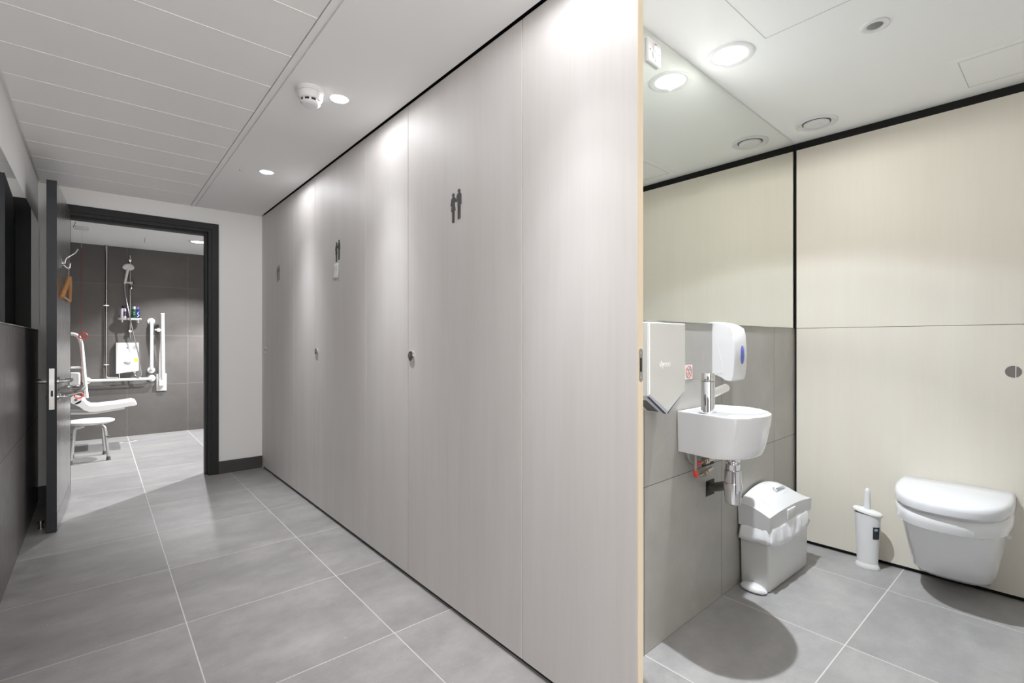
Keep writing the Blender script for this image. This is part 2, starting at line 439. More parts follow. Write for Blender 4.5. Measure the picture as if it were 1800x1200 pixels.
# end wall with door opening
OX0, OX1, OZ = -0.190, 0.737, 2.080
b = BM()
box(b, XL-0.1, OX0, YE, YE+0.12, 0, CZ+0.06); box(b, OX1, 1.16, YE, YE+0.12, 0, CZ+0.06); box(b, OX0, OX1, YE, YE+0.12, OZ, CZ+0.06)
struct('wall_end', b, M['plaster'], smooth=False, label='white painted end wall of the corridor around the doorway', cat='wall')
b = BM(); box(b, 0.789, 1.128, YE-0.012, YE, 0, 0.106, 0.001, 1); struct('baseboard_end', b, M['skirt'], smooth=False, label='dark tiled skirting right of the doorway', cat='baseboard')
b = BM(); box(b, XL, -0.237, YE-0.012, YE, 0, 0.106, 0.001, 1); struct('baseboard_left', b, M['skirt'], smooth=False)
b = BM(); box(b, XL-0.1, 1.16, YB-0.1, YB, 0, CZ+0.06); struct('wall_rear', b, M['plaster'], smooth=False)
# dark backing behind the laminate doors and panels
b = BM(); box(b, 1.158, 1.17, 1.02, YE, 0, CZ+0.06); box(b, 1.158, 1.17, YB, -0.07, 0, CZ+0.06); box(b, 1.145, 1.158, 0.80, YE, 0, 0.022)
box(b, 1.145, 1.158, YB, -0.07, 0, 0.022)
struct('wall_right', b, M['dark'], smooth=False, label='dark backing and recessed plinth behind the laminate panels', cat='wall')
# cubicle walls
def rotz(o, a, loc): o.rotation_euler = (0, 0, a); o.location = loc; return o
b = BM(); box(b, 0.0, 1.95, 0, 0.1, 0, 1.208)
rotz(struct('wall_basin', b, M['wt_y'], smooth=False, label='grey tiled cubicle wall behind the basin', cat='wall'), A_B, BW0)
b = BM(); box(b, 0.0, 1.95, 0.004, 0.1, 1.208, CZ+0.06)
rotz(struct('wall_basin_upper', b, M['plaster'], smooth=False), A_B, BW0)
b = BM(); box(b, 0.0, 1.868, -0.004, 0.003, 1.209, CZ-0.003, 0.0008, 1)
tag(rotz(obj('wall_mirror', b, M['mirror'], smooth=False), A_B, BW0), 'large wall mirror above the grey tiles behind the basin', 'mirror')
b = BM(); box(b, -0.1, 2.2, 0.012, 0.1, 0, CZ+0.06)
rotz(struct('wall_toilet', b, M['black'], smooth=False, label='black backing strip framing the cream panels behind the toilet', cat='wall'), A_T, TW0)
b = BM(); box(b, 1.16, 3.3, -0.75, -0.62, 0, CZ+0.06); struct('wall_cubicle_side', b, M['plaster'], smooth=False)
# cream wall panels behind the toilet (local x runs to the right along the wall)
b = BM(); box(b, 0.013, 1.9, -0.006, 0.012, 1.2085, 2.217, 0.0006, 1)
tag(rotz(obj('wall_panel', b, M['lam_cream'], smooth=False), A_T, TW0), 'upper cream laminate wall panel above the toilet, under the black strip', 'wall panel', 'cream panels behind the toilet')
b = BM(); box(b, 0.013, 1.9, -0.006, 0.012, 0.02, 1.2065, 0.0006, 1)
tag(rotz(obj('wall_panel', b, M['lam_cream'], smooth=False), A_T, TW0), 'lower cream laminate wall panel directly behind the toilet and brush', 'wall panel', 'cream panels behind the toilet')
# shower room walls
b = BM(); box(b, -0.6, 3.0, 7.43, 7.55, 0, CZ+0.06); struct('wall_shower_back', b, M['wt_sh'], smooth=False, label='dark grey tiled back wall of the shower room', cat='wall')
b = BM(); box(b, -0.42, -0.30, YE+0.12, 7.43, 0, CZ+0.06); struct('wall_shower_left', b, M['wt_sh'], smooth=False)
b = BM(); box(b, 2.6, 2.72, YE+0.12, 7.43, 0, CZ+0.06); struct('wall_shower_right', b, M['wt_sh'], smooth=False)
b = BM(); box(b, 1.16, 2.72, YE, YE+0.12, 0, CZ+0.06); struct('wall_shower_front', b, M['wt_sh'], smooth=False)

# ---------------------------------------------------------------- laminate fronts: three closed doors, pilasters between
Z0, Z1 = 0.020, CZ-0.002
def panel(y0, y1, label, name='partition_panel', cat='partition panel'):
    b = BM(); box(b, XR, XR+0.025, y0, y1, Z0, Z1, 0.0007, 1)
    return tag(obj(name, b, M['lam'], smooth=False), label, cat, 'pale laminate panels between the cubicle doors')
panel(4.698, YE-0.001, 'narrow pale laminate strip against the end wall')
panel(3.398, 3.868, 'pale laminate panel farthest along, between the two farther cubicle doors')
panel(2.091, 2.565, 'pale laminate panel between the noticed door and the nearest door')
pn = panel(0.792, 1.266, 'widest-looking pale laminate panel with timber edge beside the open cubicle')
b = BM(); box(b, XR+0.0006, XR+0.0246, 0.7900, 0.792, Z0, Z1); obj('timber_lipping', b, M['lip'], pn, smooth=False)['label'] = 'light timber edge strip'
# strike plate in that edge
b = BM()
out = []
hw, zc, hh = 0.0085, 1.066, 0.046
for i in range(24):
    a = 2*PI*i/24
    out.append((1.1425+hw*math.cos(a), zc+(hh-hw)*(1 if math.sin(a) > 0 else -1)+hw*math.sin(a)))
prism(b, out, lambda a, z, d: (a, d, z), 0.7885, 0.7900)
kp = obj('strike_plate', b, M['satin'], pn)
b = BM(); box(b, 1.1385, 1.1460, 0.7880, 0.7886, 1.048, 1.086); obj('latch_slot', b, M['dark'], kp, smooth=False)
for z in (1.100, 1.032):
    b = BM(); lathe(b, [(0.003, 0), (0.002, -0.0006), (0, -0.0006)], (1.1425, 0.7885, z), 12, 'y'); obj('screw', b, M['chrome'], kp)

def pictogram(parent, yc, z0):
    """a woman and a man standing hand in hand, 13 cm tall"""
    b = BM(); f = lambda a, z, d: (XR-d, yc-a, z0+z)
    def p(poly): prism(b, [(x*0.001, z*0.001) for x, z in poly], f, 0.0, 0.0022)
    def disc(cx, cz, r): p([(cx+r*math.cos(2*PI*i/20), cz+r*math.sin(2*PI*i/20)) for i in range(20)])
    disc(-20, 114, 8.5); disc(22, 123, 8.5)
    p([(-30, 103), (-27, 105), (-12, 105), (-9, 102), (-10, 74), (-4, 48), (-37, 48), (-30, 74)])     # dress
    p([(-30, 103), (-34, 99), (-40, 72), (-35, 70), (-29, 92)])                                      # her left arm
    p([(-9, 103), (-5, 99), (2, 84), (-2, 81), (-10, 92)])
    p([(-28, 49), (-21.5, 49), (-21.5, 0), (-28, 0)]); p([(-18.5, 49), (-12, 49), (-12, 0), (-18.5, 0)])
    p([(10, 112), (13, 114), (31, 114), (34, 111), (33, 62), (12, 62)])                              # torso
    p([(34, 111), (38, 107), (39, 66), (34, 66)]); p([(10, 112), (6, 107), (1, 84), (5, 81), (11, 98)])
    p([(12.5, 63), (21, 63), (20, 7), (13.5, 7)]); p([(24, 63), (32.5, 63), (31.5, 7), (25, 7)])
    return obj('pictogram', b, M['picto'], parent, smooth=False)
def cubicle_door(n, y0, y1, label):
    """y1 is the far (lock) side"""
    r = thing(f'door_{n}', label, 'door', (0, 0, 0), kind='structure')
    b = BM(); box(b, XR, XR+0.025, y0+0.002, y1-0.0015, Z0, Z1, 0.0007, 1)
    obj('door_leaf', b, M['lam'], r, smooth=False)
    pictogram(r, (y0+y1)/2, 1.628)
    yl, zl = y1-0.036, 1.063
    b = BM(); lathe(b, [(0.026, 0), (0.026, -0.004), (0.023, -0.008), (0.019, -0.0085), (0.0185, -0.006), (0, -0.006)], (XR, yl, zl), 32, 'x')
    lk = obj('lock_rose', b, M['chrome'], r)
    b = BM(); lathe(b, [(0.0185, -0.0055), (0.0175, -0.0085), (0.008, -0.0095), (0.0, -0.0095)], (XR, yl, zl), 28, 'x'); obj('indicator_disc', b, M['ledoff'], lk)
    b = BM(); box(b, XR-0.011, XR-0.009, yl-0.002, yl+0.002, zl-0.001, zl+0.010, 0.0005, 1); obj('coin_slot', b, M['satin'], lk)
    # hinge side: thin timber edge in the gap
    b = BM(); box(b, XR+0.004, XR+0.02, y0-0.002, y0+0.002, Z0, Z1); obj('hinge_edge', b, M['lip'], r, smooth=False)
    return r
cubicle_door(2, 1.268, 2.089, 'nearest closed pale laminate cubicle door with large couple pictogram')
cubicle_door(3, 2.567, 3.396, 'middle closed cubicle door with a small paper notice under its pictogram')
cubicle_door(4, 3.870, 4.696, 'farthest closed cubicle door beside the corridor end wall')
b = BM()
Nn = 6
rows = []
for j in range(Nn+1):
    z = 1.523 + 0.094*j/Nn; off = 0.0012 + 0.005*((j-Nn)/Nn)**2 + 0.0006*math.sin(j*1.7)
    rows.append([(XR-off, 3.049-0.001*j/Nn - (0.082)*i/4 - 0.006*j/Nn*0, z + 0.002*i/4) for i in range(5)])
loft(b, rows, closed=False, cap0=False, cap1=False)
tag(obj('paper_notice', b, M['paper']), 'small white paper notice stuck under the middle door pictogram', 'notice').modifiers.new('s', 'SOLIDIFY').thickness = 0.0003
# more doors behind the photographer
b = BM(); box(b, XR, XR+0.025, YB, -0.072, Z0, Z1, 0.0007, 1)
tag(obj('partition_panel', b, M['lam'], smooth=False), 'pale laminate panel on the near side of the open cubicle, out of view', 'partition panel', 'pale laminate panels between the cubicle doors')

# ---------------------------------------------------------------- shower room door: frame, leaf and furniture
d1 = thing('door_1', 'charcoal door with brushed inner face standing open at the corridor end', 'door', kind='structure')
b = BM()
def ring_frame(b, x0, x1, z1, w_, y0, y1, wl=None):
    """three-sided frame, opening x0..x1, head z1, width outward w_"""
    wl = wl or w_
    poly = [(x0-wl, 0), (x0, 0), (x0, z1), (x1, z1), (x1, 0), (x1+w_, 0), (x1+w_, z1+w_), (x0-wl, z1+w_)]
    prism(b, poly, lambda a, z, d: (a, d, z), y0, y1)
ring_frame(b, -0.165, 0.737, 2.083, 0.052, 4.784, 4.7999, 0.107)
fr = obj('architrave', b, M['frame'], d1, smooth=False, bev=0.002)
b = BM(); ring_frame(b, -0.158, 0.713, 2.062, 0.026, 4.792, 4.860, 0.03); obj('door_frame', b, M['frame'], d1, smooth=False, bev=0.0015)
b = BM(); ring_frame(b, -0.153, 0.697, 2.045, 0.038, 4.838, 4.925); obj('door_stop', b, M['frame'], d1, smooth=False, bev=0.0015)
# leaf: hinge at the left jamb, swung into the corridor. Local x runs from the hinge to the free edge, local y is thickness
HX, HY = -0.151, 4.782
tipx, tipy = -0.184, 3.952
LA = math.atan2(tipy-HY, tipx-HX)
LL = math.hypot(tipx-HX, tipy-HY)
def LP(s, out, z):
    """point at distance s from the hinge along the leaf, `out` metres off the inner face into the doorway (+) """
    u = Vector((math.cos(LA), math.sin(LA))); nrm = Vector((-math.sin(LA), math.cos(LA)))
    if nrm.x < 0: nrm = -nrm
    p = Vector((HX, HY)) + u*s + nrm*out
    return Vector((p.x, p.y, z))
def lbox(b, s0, s1, o0, o1, z0, z1, bev=0):
    bb = BM(); box(bb, 0, 1, 0, 1, 0, 1)
    for v in bb.verts: v.co = LP(s0+(s1-s0)*v.co.x, o0+(o1-o0)*v.co.y, z0+(z1-z0)*v.co.z)
    if bev: bmesh.ops.bevel(bb, geom=list(bb.edges), offset=bev, segments=2, affect='EDGES')
    me = bpy.data.meshes.new('t'); bb.to_mesh(me); bb.free(); b.from_mesh(me); bpy.data.meshes.remove(me)
b = BM(); lbox(b, 0, LL, -0.044, -0.0012, 0.008, 2.087, 0.0012)
leaf = obj('door_leaf', b, M['door_edge'], d1, smooth=False)
b = BM(); lbox(b, 0.002, LL-0.002, -0.0012, 0, 0.105, 2.084); obj('inner_facing', b, M['door_face'], leaf, smooth=False)['label'] = 'brushed grey metallic inner facing'
b = BM(); lbox(b, 0.002, LL-0.002, -0.0012, 0.001, 0.010, 0.104); obj('kick_strip', b, M['steel'], leaf, smooth=False)
b = BM(); lbox(b, LL-0.0002, LL+0.0012, -0.0335, -0.0105, 0.731, 0.973, 0.0004); lt = obj('lock_faceplate', b, M['satin'], leaf, smooth=False)
b = BM(); lbox(b, LL+0.001, LL+0.004, -0.030, -0.015, 0.880, 0.910, 0.001); obj('latch_bolt', b, M['chrome'], lt, smooth=False)
b = BM(); lbox(b, LL+0.001, LL+0.0016, -0.026, -0.017, 0.808, 0.842); obj('bolt_opening', b, M['dark'], lt, smooth=False)
# lever handles
def lever(side, zc, name='lever_handle'):
    o = 1 if side > 0 else -1
    base = 0 if side > 0 else -0.044
    b = BM()
    c = LP(LL-0.065, base, zc)
    nrm = (LP(0, 1, 0)-LP(0, 0, 0)).normalized()*o
    rm = nrm.to_track_quat('Z', 'Y').to_matrix()
    lathe(b, [(0.026, 0), (0.026, 0.007), (0.023, 0.009), (0.011, 0.009), (0.011, 0.02)], c, 24, rotm=rm)
    s = LL-0.065
    P = smooth_path([LP(s, base+o*0.008, zc), LP(s, base+o*0.056, zc), LP(s-0.125, base+o*0.056, zc), LP(s-0.125, base+o*0.022, zc)], 0.022)
    tube(b, P, 0.0098, 14)
    return obj(name, b, M['satin'], leaf)
lever(1, 0.893); lever(-1, 0.893)
# thumb turn below
b = BM(); c = LP(LL-0.065, 0, 0.80); nrm = (LP(0, 1, 0)-LP(0, 0, 0)).normalized(); rm = nrm.to_track_quat('Z', 'Y').to_matrix()
lathe(b, [(0.026, 0), (0.026, 0.007), (0.023, 0.009), (0.009, 0.009), (0.009, 0.028), (0, 0.028)], c, 24, rotm=rm)
tube(b, [LP(LL-0.065, 0.026, 0.803), LP(LL-0.115, 0.034, 0.797)], [0.007, 0.0045], 10)
obj('thumb_turn', b, M['chrome'], leaf)
b = BM(); lathe(b, [(0.012, 0), (0.012, -0.006), (0.009, -0.009), (0, -0.009)], LP(LL-0.065, -0.044, 0.80), 16, rotm=rm); obj('lock_release', b, M['satin'], leaf)
# horizontal pull rail
b = BM()
P = smooth_path([LP(LL-0.09, 0.0, 0.812), LP(LL-0.17, 0.055, 0.812), LP(LL-0.30, 0.083, 0.812), LP(0.17, 0.083, 0.812), LP(0.10, 0.0, 0.812)], 0.05, 8)
tube(b, P, 0.0155, 16)
for s in (LL-0.09, 0.10):
    lathe(b, [(0.034, 0), (0.034, 0.006), (0.030, 0.009), (0, 0.009)], LP(s, 0, 0.812), 24, rotm=rm)
obj('pull_rail', b, M['satin'], leaf)
# coat hook
b = BM(); s = 0.50
lathe(b, [(0.016, 0), (0.016, 0.004), (0.012, 0.006), (0, 0.006)], LP(s, 0, 1.640), 20, rotm=rm)
tube(b, smooth_path([LP(s, 0.003, 1.640), LP(s, 0.010, 1.640), LP(s, 0.014, 1.672), LP(s, 0.062, 1.715), LP(s, 0.070, 1.735)], 0.012), 0.0035, 10)
tube(b, smooth_path([LP(s, 0.004, 1.630), LP(s, 0.020, 1.610), LP(s, 0.034, 1.612), LP(s, 0.036, 1.640)], 0.012), 0.0035, 10)
lathe(b, [(0, -0.006), (0.005, -0.003), (0.006, 0), (0.005, 0.003), (0, 0.006)], LP(s, 0.071, 1.737), 12)
lathe(b, [(0, -0.006), (0.005, -0.003), (0.006, 0), (0.005, 0.003), (0, 0.006)], LP(s, 0.036, 1.642), 12)
obj('coat_hook', b, M['chrome'], leaf)
# wooden clothes hanger on the hook
hg = thing('clothes_hanger', 'wooden clothes hanger hanging from the chrome hook on the open door', 'hanger', LP(0.5, 0.03, 1.6))
inv = -LP(0.5, 0.03, 1.6)
def HP(s, o, z): return LP(s, o, z) + inv
b = BM()
tube(b, smooth_path([HP(0.5, 0.028, 1.615), HP(0.506, 0.028, 1.626), HP(0.514, 0.028, 1.620), HP(0.514, 0.028, 1.600), HP(0.5, 0.028, 1.585), HP(0.5, 0.028, 1.545)], 0.008), 0.0017, 8)
obj('hook', b, M['chrome'], hg)
b = BM()
tube(b, catmull([HP(0.72, 0.014, 1.405), HP(0.70, 0.016, 1.425), HP(0.60, 0.026, 1.495), HP(0.52, 0.030, 1.545), HP(0.48, 0.030, 1.545), HP(0.40, 0.026, 1.495), HP(0.30, 0.016, 1.425), HP(0.28, 0.014, 1.405)]),
     [0.010, 0.011]+[0.0125]*8+[0.012]*39+[0.0125]*6+[0.011, 0.010], 12)
obj('shoulder_bar', b, M['wood'], hg)
b = BM(); tube(b, [HP(0.70, 0.018, 1.412), HP(0.30, 0.018, 1.412)], 0.0048, 8); obj('trouser_bar', b, mat('pale dowel', (0.6, 0.55, 0.47, 1), 0.5), hg)
# door stop on the floor behind the leaf
b = BM(); lathe(b, [(0.016, 0), (0.016, 0.004), (0.009, 0.006), (0.009, 0.030), (0.015, 0.032), (0.015, 0.044), (0.012, 0.047), (0, 0.047)], (-0.262, 4.10, 0), 24)
tag(obj('floor_stop', b, M['satin']), 'small metal door stop on the floor behind the open door', 'door stop')

# ---------------------------------------------------------------- ceiling fittings
def corridor_light(y, label, loc_x=0.856):
    r = thing('downlight', label, 'ceiling light', (loc_x, y, CZ), group='round downlights over the corridor')
    b = BM(); lathe(b, [(0.038, 0.004), (0.040, -0.002), (0.045, -0.003), (0.048, -0.0005)], n=40, caps=False); obj('trim_ring', b, M['ceil'], r)
    b = BM(); lathe(b, [(0.039, -0.0018), (0, -0.0030)], n=40); obj('diffuser', b, M['lamp_on'], r)
    lamp_light('lamp', (0, 0, -0.03), CORR_POWER, COOL, 0.022, PROF_CORR, r)
    return r
corridor_light(2.24, 'lit round downlight in the white corridor ceiling beside the smoke detector')
corridor_light(3.52, 'farther lit round downlight near the corridor end wall')
corridor_light(0.96, 'lit round downlight of the corridor nearest the open cubicle, overhead')
corridor_light(-0.32, 'lit round downlight of the corridor above the photographer')

sd = thing('smoke_detector', 'white domed smoke detector on the corridor ceiling beside a downlight', 'smoke detector', (0.726, 2.243, CZ))
b = BM(); lathe(b, [(0.058, 0), (0.058, -0.012), (0.054, -0.017), (0.050, -0.018)], n=48); obj('base', b, M['wplast'], sd)
b = BM(); lathe(b, [(0.050, -0.017), (0.0525, -0.020), (0.0525, -0.040), (0.049, -0.047), (0.0455, -0.050), (0.040, -0.0505)], n=48); obj('body', b, M['wplast'], sd)
b = BM(); lathe(b, [(0.040, -0.049), (0.039, -0.060), (0.030, -0.066)], n=48); vent = obj('vent_band', b, M['dark'], sd)
b = BM()
for i in range(9):
    a = 2*PI*i/9 + 0.2
    bb = BM(); box(bb, 0.0385, 0.0425, -0.0045, 0.0045, -0.064, -0.049, 0.001, 1)
    bmesh.ops.rotate(bb, cent=(0, 0, 0), matrix=Matrix.Rotation(a, 3, 'Z'), verts=bb.verts)
    me = bpy.data.meshes.new('t'); bb.to_mesh(me); bb.free(); b.from_mesh(me); bpy.data.meshes.remove(me)
obj('vent_rib', b, M['wplast'], vent)
b = BM(); lathe(b, [(0.0425, -0.0605), (0.041, -0.066), (0.033, -0.073), (0.020, -0.076), (0, -0.0765)], n=48); obj('dome', b, M['wplast'], sd)
b = BM(); lathe(b, [(0.003, 0), (0.002, -0.001), (0, -0.001)], (-0.018, -0.014, -0.0745), 12); obj('indicator_lamp', b, M['red'], sd)
b = BM(); lathe(b, [(0.010, 0), (0.009, -0.003), (0.004, -0.004), (0, -0.005)], (0.715, 3.585, CZ), 20)
tag(obj('ceiling_sensor', b, M['satin']), 'tiny round metal sensor on the ceiling left of the farther downlight', 'sensor')

def recessed_light(x, y, label, on=True):
    r = thing('downlight', label, 'ceiling light', (x, y, CZ))
    b = BM(); lathe(b, [(0.090, 0.0), (0.089, -0.003), (0.084, -0.0055), (0.070, -0.0045), (0.0645, -0.001), (0.0640, 0.002)], n=64, caps=False); obj('trim_ring', b, M['wplast'], r)
    b = BM(); lathe(b, [(0.0640, -0.001), (0.058, 0.018), (0.048, 0.040), (0.036, 0.055)], n=64, caps=False); obj('reflector', b, M['reflector'], r)
    b = BM(); lathe(b, [(0.037, 0.0545), (0, 0.0545)], n=40); obj('lamp_disc', b, M['lamp_on_wc'], r)
    return r

# ---------------------------------------------------------------- toilet cubicle
r = recessed_light(1.899, 0.898, 'large lit recessed downlight in the cubicle ceiling close to the mirror')
lamp_light('lamp', (0, 0, 0.040), WC_POWER, (0.89, 0.945, 1.0), 0.014, PROF_WC, r)
lamp_light('lamp_spill', (0, 0, -0.030), 222, (1.0, 0.98, 0.94), 0.006, PROF_GLOW, r)

av = thing('air_valve', 'white round air valve in the cubicle ceiling near the black strip', 'vent', (2.824, 0.885, CZ))
b = BM(); lathe(b, [(0.096, 0.0), (0.094, -0.005), (0.086, -0.009), (0.074, -0.007), (0.066, -0.001), (0.062, 0.0)], n=56, caps=False); obj('outer_ring', b, M['wplast'], av)
b = BM(); lathe(b, [(0.066, -0.0008), (0.0, -0.0008)], n=40, caps=False); obj('opening', b, mat('valve recess', (0.16, 0.16, 0.15, 1), 0.7), av)
b = BM(); lathe(b, [(0.058, -0.004), (0.056, -0.010), (0.050, -0.013), (0.03, -0.012), (0, -0.011)], n=48); obj('disc', b, M['wplast'], av)

ms = thing('motion_sensor', 'small round ceiling sensor with grey lens in the cubicle', 'sensor', (2.112, 0.476, CZ))
b = BM(); lathe(b, [(0.044, 0.0), (0.043, -0.004), (0.039, -0.006), (0.027, -0.005), (0.023, -0.002)], n=48, caps=False); obj('bezel', b, M['wplast'], ms)
b = BM(); lathe(b, [(0.0245, -0.0020), (0.018, -0.007), (0.009, -0.010), (0, -0.011)], n=36); obj('lens', b, mat('frosted grey lens', (0.22, 0.22, 0.22, 1), 0.35), ms)

def hatch(name, x0, x1, y0, y1, label, loc_gap, frame=0.0):
    h = thing(name, label, 'access hatch', ((x0+x1)/2, (y0+y1)/2, CZ))
    cx, cy_ = (x0+x1)/2, (y0+y1)/2
    b = BM(); box(b, x0-cx, x1-cx, y0-cy_, y1-cy_, -0.0022, 0.0); obj('frame', b, M['ceil_wc'], h, smooth=False)
    b = BM(); g_ = 0.0022
    f = frame
    for a in ((x0+f, x1-f, y0+f, y0+f+g_), (x0+f, x1-f, y1-f-g_, y1-f), (x0+f, x0+f+g_, y0+f, y1-f), (x1-f-g_, x1-f, y0+f, y1-f)):
        box(b, a[0]-cx, a[1]-cx, a[2]-cy_, a[3]-cy_, -0.0028, -0.0021)
    obj('gap', b, mat(name+' shadow gap', (0.46, 0.46, 0.44, 1), 0.8), h, smooth=False)
    return h
hatch('access_hatch', 1.27, 1.892, 0.16, 0.762, 'large flush access hatch in the cubicle ceiling between mirror and doorway', 0)
hatch('access_hatch', 2.618, 2.975, -0.30, 0.352, 'framed access hatch in the cubicle ceiling beside the black strip', 0, 0.03)

# fused spur on the mirror
sp = thing('fused_spur', 'white fused switch unit mounted high on the cubicle mirror', 'switch', BW0+Vector((0.394, 0.010-0.004, 2.186)), (0, 0, A_B))
b = BM(); box(b, -0.043, 0.043, -0.011, 0.0, -0.043, 0.043, 0.004, 3); obj('plate', b, M['wplast'], sp)
b = BM(); box(b, -0.010, 0.010, -0.0135, -0.010, 0.004, 0.030, 0.001, 2); sw = obj('rocker', b, M['wplast'], sp)
b = BM(); box(b, -0.004, 0.008, -0.0142, -0.0132, 0.025, 0.0295); obj('red_mark', b, M['red'], sw, smooth=False)
b = BM(); box(b, -0.012, 0.012, -0.0130, -0.010, -0.024, -0.002, 0.001, 2); obj('fuse_carrier', b, M['wplast'], sp)
for x, z in ((-0.030, 0.0), (0.031, 0.0), (0.004, -0.030)):
    b = BM(); lathe(b, [(0.003, -0.0105), (0.0025, -0.0118), (0, -0.0118)], (x, 0, z), 12, 'y'); obj('screw', b, M['rubber'], sp)
textobj('print', '13A', 0.007, M['ptext'], sp, (0.004, -0.0112, -0.037), (PI/2, 0, 0))

# hand dryer with V shaped bottom
dy = thing('hand_dryer', 'polished silver hand dryer with V-shaped bottom on the tiled wall', 'hand dryer', BW0+Vector((0.336, 0.0086, 0.0)), (0, 0, A_B))
D0 = -0.102
hwid, zt, zs, za = 0.117, 1.196, 0.953, 0.884
outl = [(-hwid, zs), (-hwid, zt), (hwid, zt), (hwid, zs), (0.002, za), (-0.002, za)]
b = BM(); prism(b, outl, lambda a, z, d: (a, d, z), D0+0.004, 0)
obj('body', b, mat('light grey dryer body', (0.66, 0.66, 0.64, 1), 0.3, 0.2), dy, smooth=False, bev=0.003)
b = BM()
o2 = [(-hwid+0.001, zs+0.004), (-hwid+0.001, zt-0.001), (hwid-0.001, zt-0.001), (hwid-0.001, zs+0.004), (0.003, za+0.008), (-0.003, za+0.008)]
prism(b, o2, lambda a, z, d: (a, d, z), D0-0.001, D0+0.006)
cov = obj('front_cover', b, M['dyson'], dy, smooth=False, bev=0.003)
for sgn in (-1, 1):
    b = BM()
    p0, p1 = Vector((sgn*(hwid-0.005), 0, zs-0.001)), Vector((sgn*0.006, 0, za+0.002))
    d_ = (p1-p0).normalized(); nn = Vector((-d_.z, 0, d_.x)); nn = nn if nn.z < 0 else -nn
    for (y0_, y1_, off) in ((D0+0.004, D0+0.013, 0.0022),):
        q = [p0, p1, p1+nn*off, p0+nn*off]
        loft(b, [[(v.x, y0_, v.z) for v in q], [(v.x, y1_, v.z) for v in q]])
    obj('air_slot', b, M['dkblue'], dy, smooth=False)
    b = BM(); q = [p0+d_*0.006, p1-d_*0.006, p1-d_*0.006+nn*0.0012, p0+d_*0.006+nn*0.0012]
    loft(b, [[(v.x, D0+0.03, v.z) for v in q], [(v.x, -0.03, v.z) for v in q]])
    obj('underside_grille', b, M['rubber'], dy, smooth=False)
textobj('logo', 'dyson', 0.030, M['wtext'], cov, (-0.020, D0-0.0016, 1.055), (PI/2, 0, 0))

# warning sticker
stk = thing('warning_sticker', 'small white sticker with red no-washing circle right of the hand dryer', 'sticker', BW0+Vector((0.668, 0.0171, 1.009)), (0, 0, A_B))
b = BM(); box(b, -0.030, 0.030, -0.0008, 0.0, -0.029, 0.029); obj('label', b, mat('sticker white', (0.82, 0.81, 0.79, 1), 0.45), stk, smooth=False)
b = BM()
tube(b, [(0.022*math.cos(2*PI*i/32), -0.0010, 0.024*math.sin(2*PI*i/32)) for i in range(33)], 0.0017, 6)
tube(b, [(-0.015, -0.0010, 0.016), (0.015, -0.0010, -0.016)], 0.0014, 6)
obj('prohibition_ring', b, mat('sticker red', (0.55, 0.05, 0.04, 1), 0.5), stk)
b = BM()
tube(b, [(-0.004, -0.0012, 0.009), (0.010, -0.0012, 0.009), (0.012, -0.0012, 0.004)], 0.0016, 6); tube(b, [(0.004, -0.0012, 0.009), (0.004, -0.0012, 0.014)], 0.0013, 6)
tube(b, [(-0.013, -0.0012, -0.002), (-0.010, -0.0012, -0.012), (-0.002, -0.0012, -0.013), (0.001, -0.0012, -0.004)], 0.0009, 6)
obj('tap_symbol', b, M['ptext'], stk)

# soap dispenser
ds = thing('soap_dispenser', 'white wall dispenser with blue window above the basin', 'dispenser', BW0+Vector((0.935, 0.024, 0.0)), (0, 0, A_B))
pr = [(0.0, 1.214), (-0.010, 1.2165), (-0.035, 1.213), (-0.062, 1.203), (-0.086, 1.188), (-0.092, 1.165), (-0.096, 1.12), (-0.098, 1.08), (-0.096, 1.02), (-0.092, 0.985), (-0.087, 0.969), (-0.076, 0.964), (-0.058, 0.967), (-0.040, 0.978), (-0.020, 0.986), (0.0, 0.988)]
b = BM()
secs = []
for x, ins in ((-0.062, 0.012), (-0.058, 0.004), (-0.050, 0.0), (0.050, 0.0), (0.058, 0.004), (0.062, 0.012)):
    zc_ = 1.09
    secs.append([(x, y*(1 - ins*3) if y < -0.03 else y, zc_+(z-zc_)*(1-ins*1.4)) for y, z in pr])
loft(b, secs); obj('cover', b, M['wplast'], ds, ang=28)
b = BM(); lathe(b, [(0.0, 0.0), (0.013, 0.001), (0.022, 0.0035), (0.025, 0.009)], (0.012, 0, 0), 32, sy=1.8)
for v in b.verts: v.co = Vector((v.co.x+0.0, -0.1005+v.co.z, 1.075+v.co.y))
obj('level_window', b, M['blue'], ds)
b = BM(); loft(b, [[(-0.0625, y, z) for y, z in ((-0.012, 1.165), (-0.050, 1.015), (-0.045, 0.998), (-0.004, 0.992))], [(-0.059, y, z) for y, z in ((-0.010, 1.168), (-0.052, 1.015), (-0.047, 0.996), (-0.002, 0.990))]])
obj('side_recess', b, M['wplast'], ds, smooth=False)
textobj('print', '24', 0.014, M['paper'], ds, (-0.035, -0.0975, 1.135), (PI/2, 0, 0))

